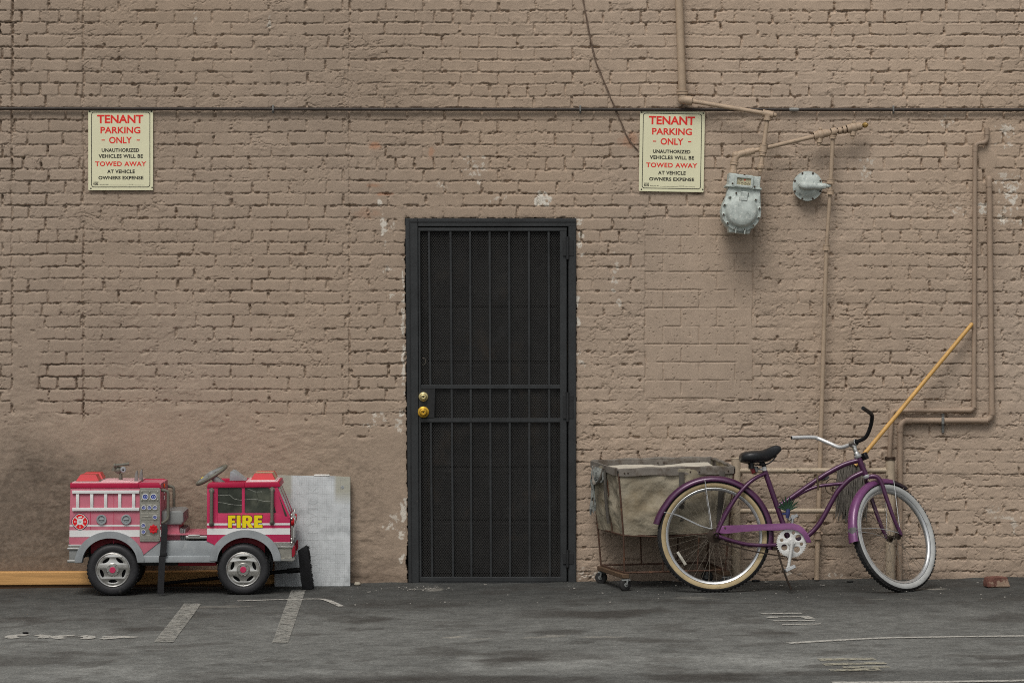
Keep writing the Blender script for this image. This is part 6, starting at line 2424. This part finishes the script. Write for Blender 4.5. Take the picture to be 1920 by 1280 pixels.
    def bar(y):
        return cr([sc, sc + Vector((0, .035 * y, 0)), sc + Vector((-.004, .095 * y, .006)), sc + Vector((-.020, .150 * y, .045)), sc + Vector((-.050, .195 * y, .082)), sc + Vector((-.075, .210 * y, .092)), sc + Vector((-.13, .232 * y, .092)), sc + Vector((-.205, .262 * y, .088))], 6)
    for y in (-1, 1):
        m = B(True, 1)
        pts = bar(y)
        n = len(pts)
        m.tube(pts, .0112, 12)
        h = m.build('handlebar', M['blackplastic'] if y < 0 else M['baralloy'], t)
        m = B(True, 1)
        m.tube([pts[-1], pts[-1] + (pts[-1] - pts[-2]).normalized() * .003], .0085, 12)
        m.build('bar_end', M['dark'], h)

    # ---- things tied to the bicycle
    W_ = lambda u, v, y=0.0: MBk @ Lb(u, v, y)
    ls = thing('artificial_sprig', W_(1477, 960, -.03), 'green plastic leaf sprig in a blue wrap tied to the bicycle seat tube', 'artificial plant')
    m = MB()
    o = Lb(1478, 957, -.030)
    for a, L, bend in ((-62, .052, .2), (-40, .058, .25), (-22, .062, .3), (-8, .070, .2), (8, .066, .2), (28, .060, .3), (44, .064, .25), (60, .050, .3), (-50, .05, -.3), (20, .06, -.3)):
        dv = Vector((math.sin(R(a)), -bend * .5, math.cos(R(a))))
        sd_ = Vector((math.cos(R(a)), 0, -math.sin(R(a))))
        vs, fs = [], []
        N = 7
        for i in range(N + 1):
            s = i / N
            w = .0055 * math.sin(math.pi * (.12 + .86 * s)) ** .8
            p = o + dv * (L * 1.35 * s) + Vector((0, -.012 * s * s, -.008 * s * s))
            vs += [MBk @ (p - sd_ * w), MBk @ (p + Vector((0, -.002, 0))), MBk @ (p + sd_ * w), MBk @ (p + Vector((0, .002, 0)))]
        for i in range(N):
            for j in range(4):
                fs.append((4 * i + j, 4 * i + (j + 1) % 4, 4 * i + 4 + (j + 1) % 4, 4 * i + 4 + j))
        m.add(vs, fs)
    m.build('leaves', M['leaf'], ls)
    m = MB(MBk)
    m.tube([Lb(1479.5, 953, -.030), Lb(1478.6, 962, -.030), Lb(1477.5, 970, -.028)], [.011, .013, .009], 10)
    m.tube([Lb(1478, 962, -.028), Lb(1469, 962, -.01)], .006, 8)
    m.build('wrap', M['bluewrap'], ls)
    lk = thing('cable_lock', W_(1548, 903, -.02), 'coiled brown cable lock looped round the bicycle top tube', 'cable lock')
    m = MB(MBk)
    def coil(cu, cv, ru, rv, y, a0, a1, tw=.01):
        return [Lb(cu + ru * math.cos(R(a)), cv - rv * math.sin(R(a)), y + tw * math.sin(R(a * .5))) for a in np.linspace(a0, a1, 40)]
    m.tube(coil(1567, 911, 14, 15, .030, 0, 360, .02), .0028, 6, closed=True)
    m.tube(coil(1572, 912, 10, 9, .034, 0, 360, .015), .0026, 6, closed=True)
    m.tube(cr([Lb(1521, 893, .03), Lb(1517, 902, .03), Lb(1524, 906, .02), Lb(1536, 904, -.018), Lb(1553, 898, .02), Lb(1560, 892, .03)], 6), .0028, 6)
    m.tube(cr([Lb(1521, 893, .03), Lb(1529, 893, .02), Lb(1538, 898, .02)], 5), .0028, 6)
    m.build('cable', M['wire'], lk)
    m = MB(MBk)
    m.tube(cr([Lb(1536, 890, -.010), Lb(1535.5, 898, -.024), Lb(1537, 910, -.018), Lb(1537, 918, -.012)], 5), .0052, 8)
    m.build('strap', M['wire'], lk)
    m = MB(MBk)
    m.ball(Lb(1552.5, 895, .025), .013, 12, (1.3, 1, .9)); m.tube([Lb(1545, 898, .02), Lb(1559, 893, .03)], .007, 8)
    m.build('lock_body', M['tgreydk'], lk)


build_bike()
